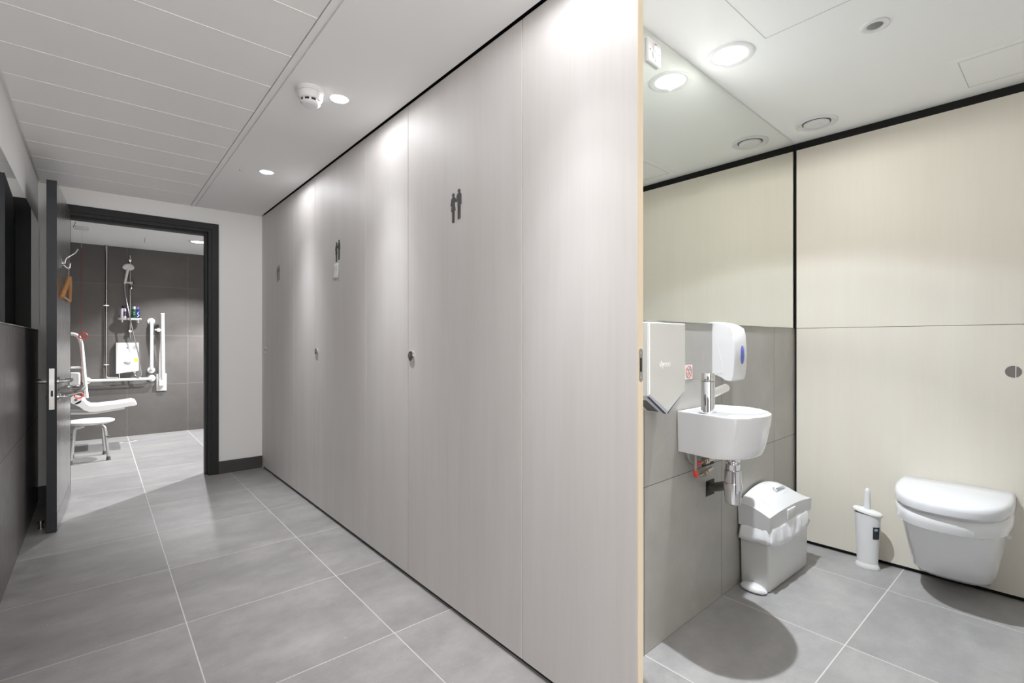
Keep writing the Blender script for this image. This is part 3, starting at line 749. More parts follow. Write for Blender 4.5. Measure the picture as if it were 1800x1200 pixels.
# basin -----------------------------------------------------------------
bs = thing('basin', 'small white ceramic wall-hung basin on the grey tiled cubicle wall', 'basin')
def CR(pts, n=6): return catmull([Vector((x, y, 0)) for x, y in pts], n)
out_top = [(1.726, 1.024), (1.718, 0.95), (1.708, 0.885), (1.712, 0.835), (1.745, 0.785), (1.80, 0.755), (1.86, 0.744), (1.925, 0.752), (1.985, 0.785), (2.035, 0.84), (2.065, 0.905), (2.078, 0.97), (2.080, 1.033)]
OT = CR(out_top)
cen = Vector((1.90, 0.93, 0))
def scaled(f, z, side=1.0, back=None):
    o_ = []
    for p in OT:
        q = Vector((cen.x+(p.x-cen.x)*(f if p.x > 1.80 else (1-(1-f)*0.35)), 1.03-(1.03-p.y)*f, z))
        o_.append(q)
    return o_
rim_z, bot_z = 0.860, 0.702
rings = []
for f, z in ((0.80, bot_z+0.004), (0.868, bot_z), (0.895, bot_z+0.006), (0.925, bot_z+0.035), (0.965, bot_z+0.085), (0.990, bot_z+0.125), (0.998, rim_z-0.008), (0.996, rim_z-0.002), (0.985, rim_z)):
    rings.append(scaled(f, z))
b = BM(); n_ = len(OT)
R_ = [[b.verts.new(p) for p in r_] for r_ in rings]
for a_, c2 in zip(R_, R_[1:]):
    for i in range(n_-1): b.faces.new((a_[i], a_[i+1], c2[i+1], c2[i]))
    b.faces.new((a_[n_-1], a_[0], c2[0], c2[n_-1]))
b.faces.new(R_[0][::-1])
# bowl opening: same point count as outline, an ellipse to the right of the tap deck
bc = Vector((1.935, 0.905, 0)); rx, ry = 0.110, 0.118
def ell(kx, z):
    res = []
    # angles matched to the outline so the rim stays even
    for p in OT:
        a = math.atan2(p.y-bc.y, p.x-bc.x)
        res.append(Vector((bc.x+rx*kx*math.cos(a), bc.y+ry*kx*math.sin(a), z)))
    return res
# insert extra points along the back edge so the ellipse closes nicely: the outline's last->first edge is the back
back = [OT[-1].lerp(OT[0], t) for t in (0.125, 0.25, 0.375, 0.5, 0.625, 0.75, 0.875)]
def full_ell(kx, z):
    res = ell(kx, z)
    for p in back:
        a = math.atan2(p.y-bc.y, p.x-bc.x)
        res.append(Vector((bc.x+rx*kx*math.cos(a), bc.y+ry*kx*math.sin(a), z)))
    return res
rimv = R_[-1]
inner = [[b.verts.new(p) for p in full_ell(kx, z)] for kx, z in ((1.0, rim_z), (0.975, rim_z-0.003), (0.955, rim_z-0.012), (0.92, rim_z-0.05), (0.82, rim_z-0.085), (0.60, rim_z-0.105), (0.25, rim_z-0.112))]
for a_, c2 in zip(inner, inner[1:]):
    m_ = len(a_)
    for i in range(m_): b.faces.new((a_[i], a_[(i+1) % m_], c2[(i+1) % m_], c2[i]))
b.faces.new(inner[-1])
I0 = inner[0]
for i in range(n_-1): b.faces.new((rimv[i], rimv[i+1], I0[i+1], I0[i]))
b.faces.new([rimv[n_-1], rimv[0], I0[0]] + [I0[k] for k in range(len(I0)-1, n_-2, -1)])
obj('bowl', b, M['ceramic'], bs, ang=50)
b = BM(); lathe(b, [(0.022, 0.004), (0.020, 0.0055), (0.012, 0.0045), (0, 0.0045)], (1.935, 0.905, rim_z-0.112), 24); obj('waste', b, M['chrome'], bs)
b = BM(); lathe(b, [(0.010, 0.0), (0.009, -0.002), (0, -0.002)], (1.93, 1.010, rim_z-0.03), 16, 'y'); obj('overflow', b, M['chrome'], bs)

# tap
tp = thing('tap', 'tall cylindrical chrome mixer tap standing on the white basin', 'tap', (1.770, 0.922, rim_z))
b = BM(); lathe(b, [(0.0275, 0.0), (0.0275, 0.004), (0.0250, 0.005), (0.0250, 0.119), (0.0245, 0.120)], n=48); obj('body', b, M['chrome'], tp, ang=30)
b = BM(); lathe(b, [(0.0240, 0.119), (0.0240, 0.122)], n=40); obj('seam', b, M['dark'], tp)
b = BM(); lathe(b, [(0.0245, 0.1215), (0.0250, 0.1225), (0.0250, 0.150), (0.0240, 0.152), (0, 0.152)], n=48); cp = obj('handle_cap', b, M['chrome'], tp, ang=30)
b = BM(); lathe(b, [(0.0035, 0), (0.003, -0.0008), (0, -0.0008)], (-0.010, -0.0228, 0.138), 12, 'y'); obj('colour_dot', b, M['yellow'], cp)
b = BM(); tube(b, smooth_path([(0.018, 0.0, 0.070), (0.165, 0.012, 0.084)], 0.01), 0.0172, 24)
spx = obj('spout', b, mat('water-marked chrome', (0.85, 0.85, 0.86, 1), 0.14, 1.0), tp, ang=40)
N = NT(spx.data.materials[0]); g = N.n('NewGeometry'); N.bump(N.noise(g.outputs['Position'], 220, 4, 0.6), 0.5, 0.002)
b = BM(); rm2 = Vector((0.165-0.018, 0.012, 0.014)).to_track_quat('Z', 'Y').to_matrix()
lathe(b, [(0.0172, -0.002), (0.0165, 0.002), (0.010, 0.0035), (0, 0.0035)], (0.165, 0.012, 0.084), 24, rotm=rm2); obj('spout_end', b, M['chrome'], spx)

# bottle trap under the basin
bt = thing('bottle_trap', 'chrome bottle trap below the basin with grey pipe into the wall', 'trap', (1.905, 0.890, 0.0))
b = BM(); lathe(b, [(0.018, 0.7015), (0.018, 0.690), (0.0275, 0.688), (0.0275, 0.662), (0.025, 0.659), (0.017, 0.658), (0.017, 0.650)], n=36); obj('waste_nut', b, M['chrome'], bt, ang=25)
b = BM(); lathe(b, [(0.0245, 0.651), (0.027, 0.649), (0.027, 0.628), (0.025, 0.626)], n=14); obj('upper_nut', b, M['chrome'], bt, ang=20)
b = BM(); lathe(b, [(0.030, 0.626), (0.031, 0.624), (0.032, 0.580), (0.0350, 0.575), (0.0350, 0.552), (0.0315, 0.550), (0.0305, 0.512), (0.028, 0.496), (0.018, 0.489), (0, 0.487)], n=40); obj('bottle', b, M['chrome'], bt, ang=25)
b = BM(); tube(b, smooth_path([(0.010, 0.012, 0.548), (0.045, 0.052, 0.545), (0.088, 0.100, 0.520), (0.094, 0.140, 0.508)], 0.03), 0.0185, 20); obj('outlet_pipe', b, M['greyplast'], bt)
b = BM(); box(b, 0.060, 0.128, 0.1400, 0.1432, 0.474, 0.538); obj('wall_opening', b, M['dark'], bt, smooth=False)

# supply hoses
def hose(label, a, mid, e, valve_dir, hot):
    r_ = thing('supply_hose', label, 'hose', a, group=None)
    iv = -Vector(a)
    b = BM(); tube(b, [p+iv for p in catmull([a, *mid, e], 8)], 0.0065, 10); obj('braided_hose', b, M['braid'], r_)
    b = BM(); pa = Vector(e)+iv; d_ = Vector(valve_dir).normalized(); rm3 = d_.to_track_quat('Z', 'Y').to_matrix()
    lathe(b, [(0.009, -0.012), (0.009, 0.0), (0.0135, 0.0), (0.0135, 0.014), (0.010, 0.016), (0.010, 0.024), (0.0145, 0.025), (0.0145, 0.036), (0.008, 0.038), (0.008, 0.110)], pa, 8, rotm=rm3)
    obj('valve', b, M['brass'], r_, smooth=False)
    P_ = catmull([a, *mid, e], 8); k_ = int(len(P_)*hot[0]); k2 = max(k_+2, int(len(P_)*hot[1]))
    b = BM(); tube(b, [p+iv for p in P_[k_:k2+1]], 0.0085, 12); obj('red_tape', b, M['red'], r_)
    return r_
hose('braided supply hose under the basin looping lowest, with red tape', (1.779, 0.978, 0.7005), [(1.779, 0.978, 0.650), (1.781, 0.979, 0.620), (1.795, 0.981, 0.602), (1.822, 0.984, 0.597)], (1.862, 0.988, 0.599), (0.17, 0.035, 0.0), (0.34, 0.58))
hose('braided supply hose under the basin curving to the upper valve', (1.770, 1.004, 0.7005), [(1.772, 1.004, 0.675), (1.795, 1.000, 0.652), (1.830, 0.994, 0.644)], (1.868, 0.990, 0.648), (0.20, 0.03, -0.02), (0.60, 0.80))
b = BM(); box(b, 1.93, 2.03, 1.0305, 1.0325, 0.604, 0.622); tag(obj('wall_slot', b, M['dark'], smooth=False), 'dark slot in the tiles behind the supply valves', 'slot')

# sanitary bin -----------------------------------------------------------
bn = thing('sanitary_bin', 'white pedal sanitary bin with bag and curved lid under the dispenser', 'bin', (2.290, 0.906, 0.0), (0, 0, math.radians(-1.0)))
BL, BW = 0.445, 0.128     # length along the wall (+x), width (+y toward the wall)
def rr(x0, x1, y0, y1, z, rad=0.012, n=5):
    pts_ = []
    for cx_, cy_, a0 in ((x1-rad, y1-rad, 0), (x0+rad, y1-rad, 90), (x0+rad, y0+rad, 180), (x1-rad, y0+rad, 270)):
        for i in range(n+1):
            a = math.radians(a0+90*i/n); pts_.append((cx_+rad*math.cos(a), cy_+rad*math.sin(a), z))
    return pts_
b = BM()
loft(b, [rr(0.004, BL-0.004, 0.002, BW-0.002, 0.004), rr(0.0, BL, 0.0, BW, 0.012), rr(-0.008, BL-0.0, -0.003, BW, 0.19), rr(-0.013, BL+0.0, -0.006, BW, 0.285)])
obj('body', b, M['binbody'], bn)
# lid: long arched hood, ridge along x, sloping to both long sides and arching end to end
def lid_top(x, y):
    u = (x+0.022)/(BL+0.044); v = (y+0.012)/(BW+0.014)
    arch = 1-(2*u-1)**2*0.95 if u > 0.5 else 1-(2*u-1)**2*0.55
    return 0.338 + 0.098*arch*(0.20+0.80*math.sin(PI*min(1, max(0, v*0.62)))) 
b = BM(); nx, ny = 24, 8
X0, X1, Y0, Y1 = -0.022, BL+0.022, -0.012, BW+0.002
top = [[b.verts.new((X0+(X1-X0)*i/nx, Y0+(Y1-Y0)*j/ny, lid_top(X0+(X1-X0)*i/nx, Y0+(Y1-Y0)*j/ny))) for j in range(ny+1)] for i in range(nx+1)]
for i in range(nx):
    for j in range(ny): b.faces.new((top[i][j], top[i+1][j], top[i+1][j+1], top[i][j+1]))
edge = [top[i][0] for i in range(nx+1)] + [top[nx][j] for j in range(1, ny+1)] + [top[i][ny] for i in range(nx-1, -1, -1)] + [top[0][j] for j in range(ny-1, 0, -1)]
low = []
for v in edge:
    low.append(b.verts.new((v.co.x*0.985+0.003, v.co.y*0.98+0.001, 0.283 if v.co.z > 0.29 else v.co.z-0.03)))
m_ = len(edge)
for i in range(m_): b.faces.new((edge[i], edge[(i+1) % m_], low[(i+1) % m_], low[i]))
b.faces.new(low)
lid = obj('lid', b, M['binlid'], bn, ang=30)
# panel line and print on the lid
b = BM(); zz = lambda x, y, o=0.0006: Vector((x, y, lid_top(x, y)+o))
tube(b, [zz(0.05+0.30*i/14, 0.098) for i in range(15)], 0.0006, 5); tube(b, [zz(0.05, 0.098-0.105*i/8) for i in range(9)], 0.0006, 5)
obj('flap_seam', b, M['paper'], lid)
x_, y_ = 0.235, 0.050
sl = math.atan((lid_top(x_, y_+0.01)-lid_top(x_, y_-0.01))/0.02); sx_ = math.atan((lid_top(x_+0.02, y_)-lid_top(x_-0.02, y_))/0.04)
textobj('logo', 'Cannon', 0.036, M['ptext'], lid, zz(x_, y_, 0.0022), (sl, -sx_, 0))
b = BM(); tube(b, [zz(x_-0.01+0.055*i/6, y_-0.020, 0.0015) for i in range(7)], 0.0006, 5); obj('print_line', b, M['paper'], lid)
b = BM(); box(b, 0.165, 0.255, -0.018, -0.008, 0.296, 0.345, 0.003, 2); obj('catch', b, M['binbody'], lid)
# bag liner frilled under the lid
b = BM(); rings = []
per = rr(-0.016, BL-0.02, -0.010, BW-0.002, 0, 0.02, 6)
random.seed(3)
dense = []
for i in range(len(per)):
    p, q = Vector(per[i]), Vector(per[(i+1) % len(per)])
    L_ = (q-p).length; k_ = max(1, int(L_/0.012))
    for j in range(k_): dense.append(p.lerp(q, j/k_))
cx_, cy_ = BL/2, BW/2
for lev, (z, o_) in enumerate(((0.296, 0.000), (0.284, 0.004), (0.268, 0.009), (0.250, 0.012), (0.232, 0.014))):
    ring = []
    for i, p in enumerate(dense):
        wv = math.sin(i*1.9)*0.0028 + math.sin(i*0.83+lev)*0.0035 + random.uniform(-0.0015, 0.0015)
        d_ = Vector((p.x-cx_, (p.y-cy_)*3, 0)).normalized()
        u = (p.x+0.02)/(BL+0.02)
        sag = 0.060*math.sin(PI*min(1, max(0, (u*0.9))))**0.5 if p.y < 0.05 else 0.018
        rise = 0.085*max(0, u-0.55)**1.1
        amp = lev/4
        ring.append((p.x+d_.x*(o_+wv*amp), min(p.y+d_.y*(o_+wv*amp), BW-0.001), z - amp*(sag*0.55-rise*0.75) + wv*0.6*amp))
    rings.append(ring)
loft(b, rings, cap0=False, cap1=False)
lin_ = obj('bag_liner', b, M['liner'], bn, ang=80)
md = lin_.modifiers.new('s', 'SOLIDIFY'); md.thickness = 0.0008
b = BM(); lathe(b, [(0.0, 0.030), (0.030, 0.027), (0.052, 0.018), (0.058, 0.008), (0.056, 0.003), (0.0, 0.003)], (-0.022, 0.058, 0.004), 40, sx=0.62, sy=1.0); obj('pedal', b, M['wplast'], bn, ang=50)

# toilet brush -----------------------------------------------------------
br = thing('toilet_brush', 'white toilet brush in a slim oval holder left of the toilet', 'toilet brush', (2.940, 0.694, 0.0), (0, 0, A_T))
b = BM(); lathe(b, [(0.050, 0.0), (0.052, 0.004), (0.050, 0.014), (0.045, 0.024), (0.043, 0.028)], n=40, sy=0.62); base_ = obj('foot', b, M['wgloss'], br)
b = BM(); lathe(b, [(0.0435, 0.026), (0.047, 0.10), (0.0515, 0.20), (0.0555, 0.272), (0.052, 0.272), (0.046, 0.18)], n=48, sy=0.62, caps=False); obj('holder', b, M['wplast'], br)
b = BM(); lathe(b, [(0.0, 0.296), (0.03, 0.294), (0.058, 0.288), (0.0635, 0.282), (0.063, 0.276), (0.056, 0.274), (0, 0.274)], n=48, sy=0.60); cap_ = obj('brush_lid', b, M['wgloss'], br)
for v in cap_.data.vertices: v.co.z += -0.14*v.co.x
b = BM(); lathe(b, [(0.0145, 0.288), (0.014, 0.34), (0.0125, 0.378), (0.0105, 0.390), (0.006, 0.396), (0, 0.397)], (0.0, 0, 0), 28); obj('handle', b, M['wplast'], br)
b = BM()
for i in range(7):
    pass
aa = [math.radians(-58+i*7) for i in range(7)]
def hp(a, z):
    rr_ = 0.0440 + (0.0545-0.0440)*(z-0.03)/0.24
    return (rr_*1.012*math.cos(a)+0.0006, rr_*1.012*0.62*math.sin(a)-0.0006, z)
A_ = [b.verts.new(hp(a, 0.155)) for a in aa]; B2 = [b.verts.new(hp(a, 0.215)) for a in aa]
for i in range(6): b.faces.new((A_[i], A_[i+1], B2[i+1], B2[i]))
lb = obj('label', b, mat('dark printed label', (0.02, 0.022, 0.03, 1), 0.3), br)
b = BM()
aa2 = aa[1:5]
A_ = [b.verts.new(Vector(hp(a, 0.196))*1.0+Vector((0.0004, -0.0006, 0))) for a in aa2]; B2 = [b.verts.new(Vector(hp(a, 0.208))+Vector((0.0004, -0.0006, 0))) for a in aa2]
for i in range(3): b.faces.new((A_[i], A_[i+1], B2[i+1], B2[i]))
obj('label_print', b, mat('pale blue print', (0.35, 0.5, 0.62, 1), 0.4), lb)

# toilet -----------------------------------------------------------------
wt = thing('toilet', 'white wall-hung toilet with closed lid on the cream panel', 'toilet', (TW0.x+0.026, 0.378, 0), (0, 0, A_T))
def dsec(hw, front, z, back=-0.004, n=13, pw=2.6, hwb=None):
    """D shaped section: y runs out from the wall (negative), half width hw, front at -front"""
    hwb = hwb or hw
    pts_ = [(-hwb, back, z)]
    for i in range(2*n+1):
        t = PI*(i/(2*n))
        c, s_ = math.cos(t), math.sin(t)
        x = -hw*(abs(c)**(2/pw))*(1 if c > 0 else -1)
        y = -front*(abs(s_)**(2/pw))
        # straight sides for the rear third
        yy = -0.10-(front-0.10)*(abs(s_)**(2/pw))
        pts_.append((x, yy, z))
    pts_.append((hwb, back, z))
    return pts_
b = BM()
secs = [dsec(0.100, 0.155, 0.078, hwb=0.115), dsec(0.122, 0.185, 0.080, hwb=0.130), dsec(0.140, 0.225, 0.105, hwb=0.140), dsec(0.150, 0.285, 0.17, hwb=0.150), dsec(0.163, 0.345, 0.25, hwb=0.158), dsec(0.176, 0.390, 0.335, hwb=0.168), dsec(0.179, 0.398, 0.347, hwb=0.170)]
loft(b, secs); obj('bowl', b, M['ceramic'], wt, ang=45)
b = BM(); loft(b, [dsec(0.186, 0.412, 0.345, hwb=0.172), dsec(0.192, 0.424, 0.350, hwb=0.176), dsec(0.195, 0.430, 0.375, hwb=0.182), dsec(0.194, 0.430, 0.404, hwb=0.182), dsec(0.188, 0.422, 0.412, hwb=0.18)]); obj('rim', b, M['ceramic'], wt, ang=45)
b = BM(); loft(b, [dsec(0.186, 0.420, 0.4125, hwb=0.18), dsec(0.186, 0.420, 0.4205, hwb=0.18)]); obj('seat', b, M['seat_pl'], wt, ang=40)
b = BM(); loft(b, [dsec(0.190, 0.432, 0.425, back=-0.012), dsec(0.196, 0.442, 0.427, back=-0.010), dsec(0.197, 0.445, 0.450, back=-0.010), dsec(0.195, 0.441, 0.463, back=-0.010), dsec(0.189, 0.431, 0.471, back=-0.014), dsec(0.180, 0.418, 0.474, back=-0.022)])
obj('lid', b, M['seat_pl'], wt, ang=50)
b = BM(); tube(b, [(0.172, -0.05, 0.28), (0.174, -0.05, 0.29)], 0.012, 16); obj('fixing_cap', b, M['wplast'], wt)

# flush button
fb = thing('flush_button', 'round chrome dual flush button on the cream wall above the toilet', 'flush button', (TW0.x+0.034, 0.190, 1.000), (0, 0, A_T))
b = BM(); lathe(b, [(0.0385, 0.006), (0.0385, 0.002), (0.036, -0.004), (0.030, -0.006), (0.0285, -0.004)], n=48, axis='y', caps=False); obj('bezel', b, M['chrome'], fb)
b = BM(); lathe(b, [(0.0285, -0.001), (0.0, -0.001)], n=48, axis='y'); obj('recess', b, M['dark'], fb)
for sgn, x0_, x1_, nm in ((1, -0.027, 0.006, 'large_button'), (-1, 0.008, 0.027, 'small_button')):
    b = BM(); pl = []
    nn_ = 16
    a0_ = math.acos(x1_/0.027) if sgn > 0 else math.acos(x0_/0.027)
    rng = (a0_, 2*PI-a0_) if sgn > 0 else (-a0_, a0_)
    for i in range(nn_+1):
        a = rng[0]+(rng[1]-rng[0])*i/nn_; pl.append((0.027*math.cos(a), 0.027*math.sin(a)))
    prism(b, pl, lambda a, z, d: (a, d, z), -0.007, 0.0)
    obj(nm, b, M['chrome'], fb, bev=0.001)

# ---------------------------------------------------------------- shower room
r = recessed_light(0.86, 6.48, 'recessed ceiling downlight seen through the doorway at its top right')
lamp_light('lamp', (0, 0, 0.043), SHOWER_POWER, COOL, 0.018, PROF_SH, r)
r = recessed_light(1.90, 6.00, 'recessed ceiling downlight of the shower room hidden beyond the door frame')
lamp_light('lamp', (0, 0, 0.028), 430, COOL, 0.018, PROF_SH2, r)
WY = 7.43
# pull cord
pc = thing('pull_cord', 'ceiling switch with red cord and two red rings in the shower room', 'pull cord', (-0.12, 6.39, CZ))
b = BM(); box(b, -0.055, 0.055, -0.045, 0.045, -0.022, 0, 0.004, 2); obj('switch_box', b, M['wplast'], pc)
b = BM(); tube(b, [(0, 0, -0.02), (0, 0, -0.20)], 0.0012, 6); obj('upper_cord', b, M['alu'], pc)
b = BM(); tube(b, [(0, 0, -0.20), (0.0, 0.0, -1.03), (0.008, 0, -1.075), (0.0, 0.01, -1.11), (-0.008, 0.01, -1.55), (-0.02, 0.01, -1.62)], 0.0018, 6); obj('red_cord', b, M['redcord'], pc)
for x, z in ((0.012, -1.072), (-0.020, -1.655)):
    b = BM(); tube(b, [(x+0.031*math.cos(2*PI*i/28), 0.004*math.sin(2*PI*i/28), z+0.027*math.sin(2*PI*i/28)) for i in range(29)], 0.0062, 10); obj('ring', b, M['red'], pc)
# riser pipe
rp_ = thing('riser_pipe', 'exposed chrome pipe from ceiling down the dark shower wall', 'pipe', (0.079, WY, 0))
b = BM(); tube(b, smooth_path([(0, -0.035, CZ-0.002), (0, -0.035, 0.712), (0.106, -0.035, 0.712)], 0.02), 0.0105, 12); obj('pipe', b, M['satin'], rp_)
for z in (1.558, 0.865):
    b = BM(); box(b, -0.026, 0.026, -0.030, 0.0, z-0.005, z+0.005, 0.002, 1); box(b, -0.013, 0.013, -0.049, -0.021, z-0.007, z+0.007, 0.002, 1); obj('pipe_clip', b, M['satin'], rp_)
b = BM(); lathe(b, [(0.014, CZ-0.004), (0.018, CZ-0.002), (0.018, CZ)], (0, -0.035, 0), 16); obj('ceiling_collar', b, M['satin'], rp_)
# heater box
hb = thing('electric_shower', 'white electric shower box with yellow label on the dark wall', 'electric shower', (0.270, WY, 0))
b = BM()
secs = []
for z, xr in ((0.775, 0.1), (0.78, 0.104), (1.118, 0.108), (1.123, 0.104)):
    secs.append([(-0.108, 0, z), (0.108, 0, z), (0.108, -0.060, z), (0.104, -0.078, z), (0.08, -0.088, z), (0, -0.092, z), (-0.08, -0.088, z), (-0.104, -0.078, z), (-0.108, -0.060, z)])
# curved lower lip: left part hangs lower
b2 = []
for k_, s_ in enumerate(secs):
    if k_ < 2: s_ = [(x, y, z+(-0.016 if x < 0 else (0.004 if x < 0.09 else 0.014))) for x, y, z in s_]
    b2.append(s_)
loft(b, b2); obj('case', b, M['wgloss'], hb)
def dial(x, z, r1, m, ring=True, nm='dial'):
    b = BM()
    if ring: tube(b, [(x+r1*math.cos(2*PI*i/24), -0.0915+0.0 if abs(x) < 0.05 else -0.089, z+r1*math.sin(2*PI*i/24)) for i in range(25)], 0.003, 6)
    else: lathe(b, [(r1, 0), (r1*0.9, -0.002), (0, -0.003)], (x, -0.0915, z), 24, 'y')
    return obj(nm, b, m, hb)
dial(0.072, 1.066, 0.022, M['ptext'])
b = BM(); box(b, 0.055, 0.089, -0.0915, -0.0895, 1.056, 1.060); box(b, 0.055, 0.089, -0.0915, -0.0895, 1.066, 1.070); box(b, 0.061, 0.083, -0.0915, -0.0895, 1.075, 1.079); obj('badge_lines', b, M['ptext'], hb, smooth=False)
dial(0.0, 1.062, 0.010, M['violet'], False, 'blue_mark')
b = BM()
for i, dz in enumerate((0.0, -0.011, -0.022)):
    tube(b, [(-0.036+0.003*i, -0.0915, 0.895+dz), (-0.015, -0.0925, 0.890+dz+0.006), (0.004, -0.093, 0.886+dz), (0.028-0.004*i, -0.092, 0.888+dz)], 0.0038, 6)
obj('logo', b, M['ptext'], hb)
dial(0.0, 0.832, 0.013, M['paper'], True, 'knob_ring')
b = BM(); box(b, 0.062, 0.100, -0.0905, -0.086, 0.893, 0.935); obj('yellow_label', b, M['yellow'], hb, smooth=False)
b = BM(); tube(b, [(-0.074, -0.035, 0.765), (-0.074, -0.035, 0.700)], 0.008, 10); obj('inlet_pipe', b, M['satin'], hb)
b = BM(); tube(b, [(0.068, -0.045, 0.785), (0.068, -0.045, 0.755)], 0.012, 12); obj('hose_outlet', b, M['wgloss'], hb)
# rail with handset, shelf
sr = thing('shower_rail', 'chrome shower riser rail with handset and hose on the dark wall', 'shower rail', (0.297, WY, 0))
b = BM(); tube(b, [(0, -0.055, 1.165), (0, -0.055, 2.165)], 0.0095, 14); obj('rail', b, M['satin'], sr)
for z, m_r in ((2.105, 0.026), (1.262, 0.030)):
    b = BM(); lathe(b, [(m_r*0.8, 0.0), (m_r, -0.012), (m_r*0.9, -0.04), (m_r*0.55, -0.072), (0, -0.074)], (0.0, 0, z), 24, 'y'); obj('rail_bracket', b, M['chrome'], sr)
b = BM(); lathe(b, [(0.018, -0.03), (0.019, -0.01), (0.017, 0.028), (0, 0.03)], (0.012, -0.055, 1.795), 20); tube(b, [(-0.055, -0.085, 1.838), (0.020, -0.06, 1.838)], 0.012, 12); lathe(b, [(0.016, -0.02), (0.016, 0.02)], (0.02, -0.055, 1.838), 16); obj('handset_holder', b, M['chrome'], sr)
hs = BM()
hd = Vector((0.0, -0.45, -0.9)).normalized(); rmh = hd.to_track_quat('Z', 'Y').to_matrix()
lathe(hs, [(0.0, -0.03), (0.03, -0.028), (0.05, -0.016), (0.056, 0.0), (0.054, 0.008), (0.0, 0.010)], (-0.020, -0.15, 2.010), 32, rotm=rmh)
tube(hs, [(-0.022, -0.13, 2.005), (-0.035, -0.105, 1.93), (-0.052, -0.088, 1.82)], [0.015, 0.014, 0.012], 14)
hso = obj('handset', hs, M['wgloss'], sr)
b = BM(); tube(b, catmull([(-0.052, -0.088, 1.822), (-0.053, -0.092, 1.74), (-0.035, -0.13, 1.60), (-0.008, -0.17, 1.42), (0.03, -0.17, 1.20), (0.065, -0.16, 1.02), (0.092, -0.15, 0.86), (0.100, -0.13, 0.76), (0.090, -0.10, 0.715), (0.065, -0.07, 0.712), (0.044, -0.052, 0.735), (0.041, -0.045, 0.762)], 8), 0.0068, 12); obj('hose', b, M['satin'], sr)
b = BM()
lathe(b, [(0.112, 0), (0.114, 0.004), (0.112, 0.008)], (-0.005, -0.085, 1.392), 40, sx=1.0, sy=0.5)
lathe(b, [(0.108, 0), (0.114, 0.018), (0.111, 0.018), (0.105, 0)], (-0.005, -0.085, 1.398), 40, sx=1.02, sy=0.52, caps=False)
for x in (-0.075, 0.075):
    box(b, x-0.007, x+0.007, -0.098, -0.084, 1.362, 1.393, 0.002, 1)
lathe(b, [(0.016, -0.012), (0.016, 0.012)], (0, -0.055, 1.398), 16); obj('soap_shelf', b, mat('frosted shelf', (0.6, 0.6, 0.6, 1), 0.25, 0.2), sr)
# bottles
SZ = 1.4005
bo = thing('shampoo_bottle', 'white bottle with dark purple cap, leftmost on the shower shelf', 'bottle', (0.232, WY-0.082, SZ))
b = BM(); lathe(b, [(0.024, 0), (0.026, 0.004), (0.0265, 0.105), (0.024, 0.120), (0.014, 0.132), (0.012, 0.134)], n=28, sy=0.75); obj('body', b, M['wplast'], bo)
b = BM(); lathe(b, [(0.015, 0.130), (0.0155, 0.150), (0.012, 0.160), (0, 0.161)], n=20); obj('cap', b, M['purple'], bo)
b = BM(); lathe(b, [(0.0270, 0.038), (0.0270, 0.092)], n=28, sy=0.76, caps=False)
bmesh.ops.delete(b, geom=[v for v in b.verts if v.co.x < -0.004 or v.co.y > 0.004], context='VERTS'); lb = obj('label', b, M['purple'], bo)
b = BM(); box(b, 0.012, 0.020, -0.0190, -0.0175, 0.045, 0.080); obj('label_print', b, M['violet'], lb, smooth=False)
bo = thing('shower_gel_can', 'dark green can with grey top in the middle of the shower shelf', 'can', (0.333, WY-0.085, SZ))
b = BM(); lathe(b, [(0.022, 0), (0.0235, 0.004), (0.0235, 0.115), (0.021, 0.122)], n=28); obj('body', b, M['green'], bo)
b = BM(); lathe(b, [(0.0195, 0.118), (0.0195, 0.148), (0.017, 0.153), (0, 0.153)], n=24); obj('cap', b, M['alu'], bo)
b = BM(); tube(b, [(-0.010, -0.0240, 0.090), (0.0, -0.0245, 0.075), (0.008, -0.0240, 0.092)], 0.0015, 6); tube(b, [(-0.012+0.024*i/8, -0.024, 0.066-0.006*math.sin(PI*i/8)) for i in range(9)], 0.0012, 6); obj('print', b, M['wtext'], bo)
bo = thing('shower_gel_bottle', 'blue and white bottle at the right back of the shower shelf', 'bottle', (0.369, WY-0.068, SZ))
b = BM(); lathe(b, [(0.018, 0), (0.020, 0.004), (0.0205, 0.07), (0.016, 0.125)], n=24, sy=0.7); obj('body', b, M['dkblue'], bo)
b = BM(); lathe(b, [(0.012, 0.124), (0.012, 0.150), (0, 0.152)], n=18); obj('cap', b, M['violet'], bo)
b = BM(); tube(b, catmull([(-0.008, -0.0155, 0.03), (0.010, -0.0150, 0.05), (-0.006, -0.0155, 0.07), (0.010, -0.0140, 0.095)], 6), 0.003, 6); obj('print', b, M['wtext'], bo)
b = BM(); box(b, -0.024, 0.024, -0.015, 0.015, 0, 0.012, 0.005, 3); tag(obj('soap_bar', b, M['paleyellow'], loc=(0.375, WY-0.112, SZ)), 'pale yellow soap bar at the right end of the shower shelf', 'soap')

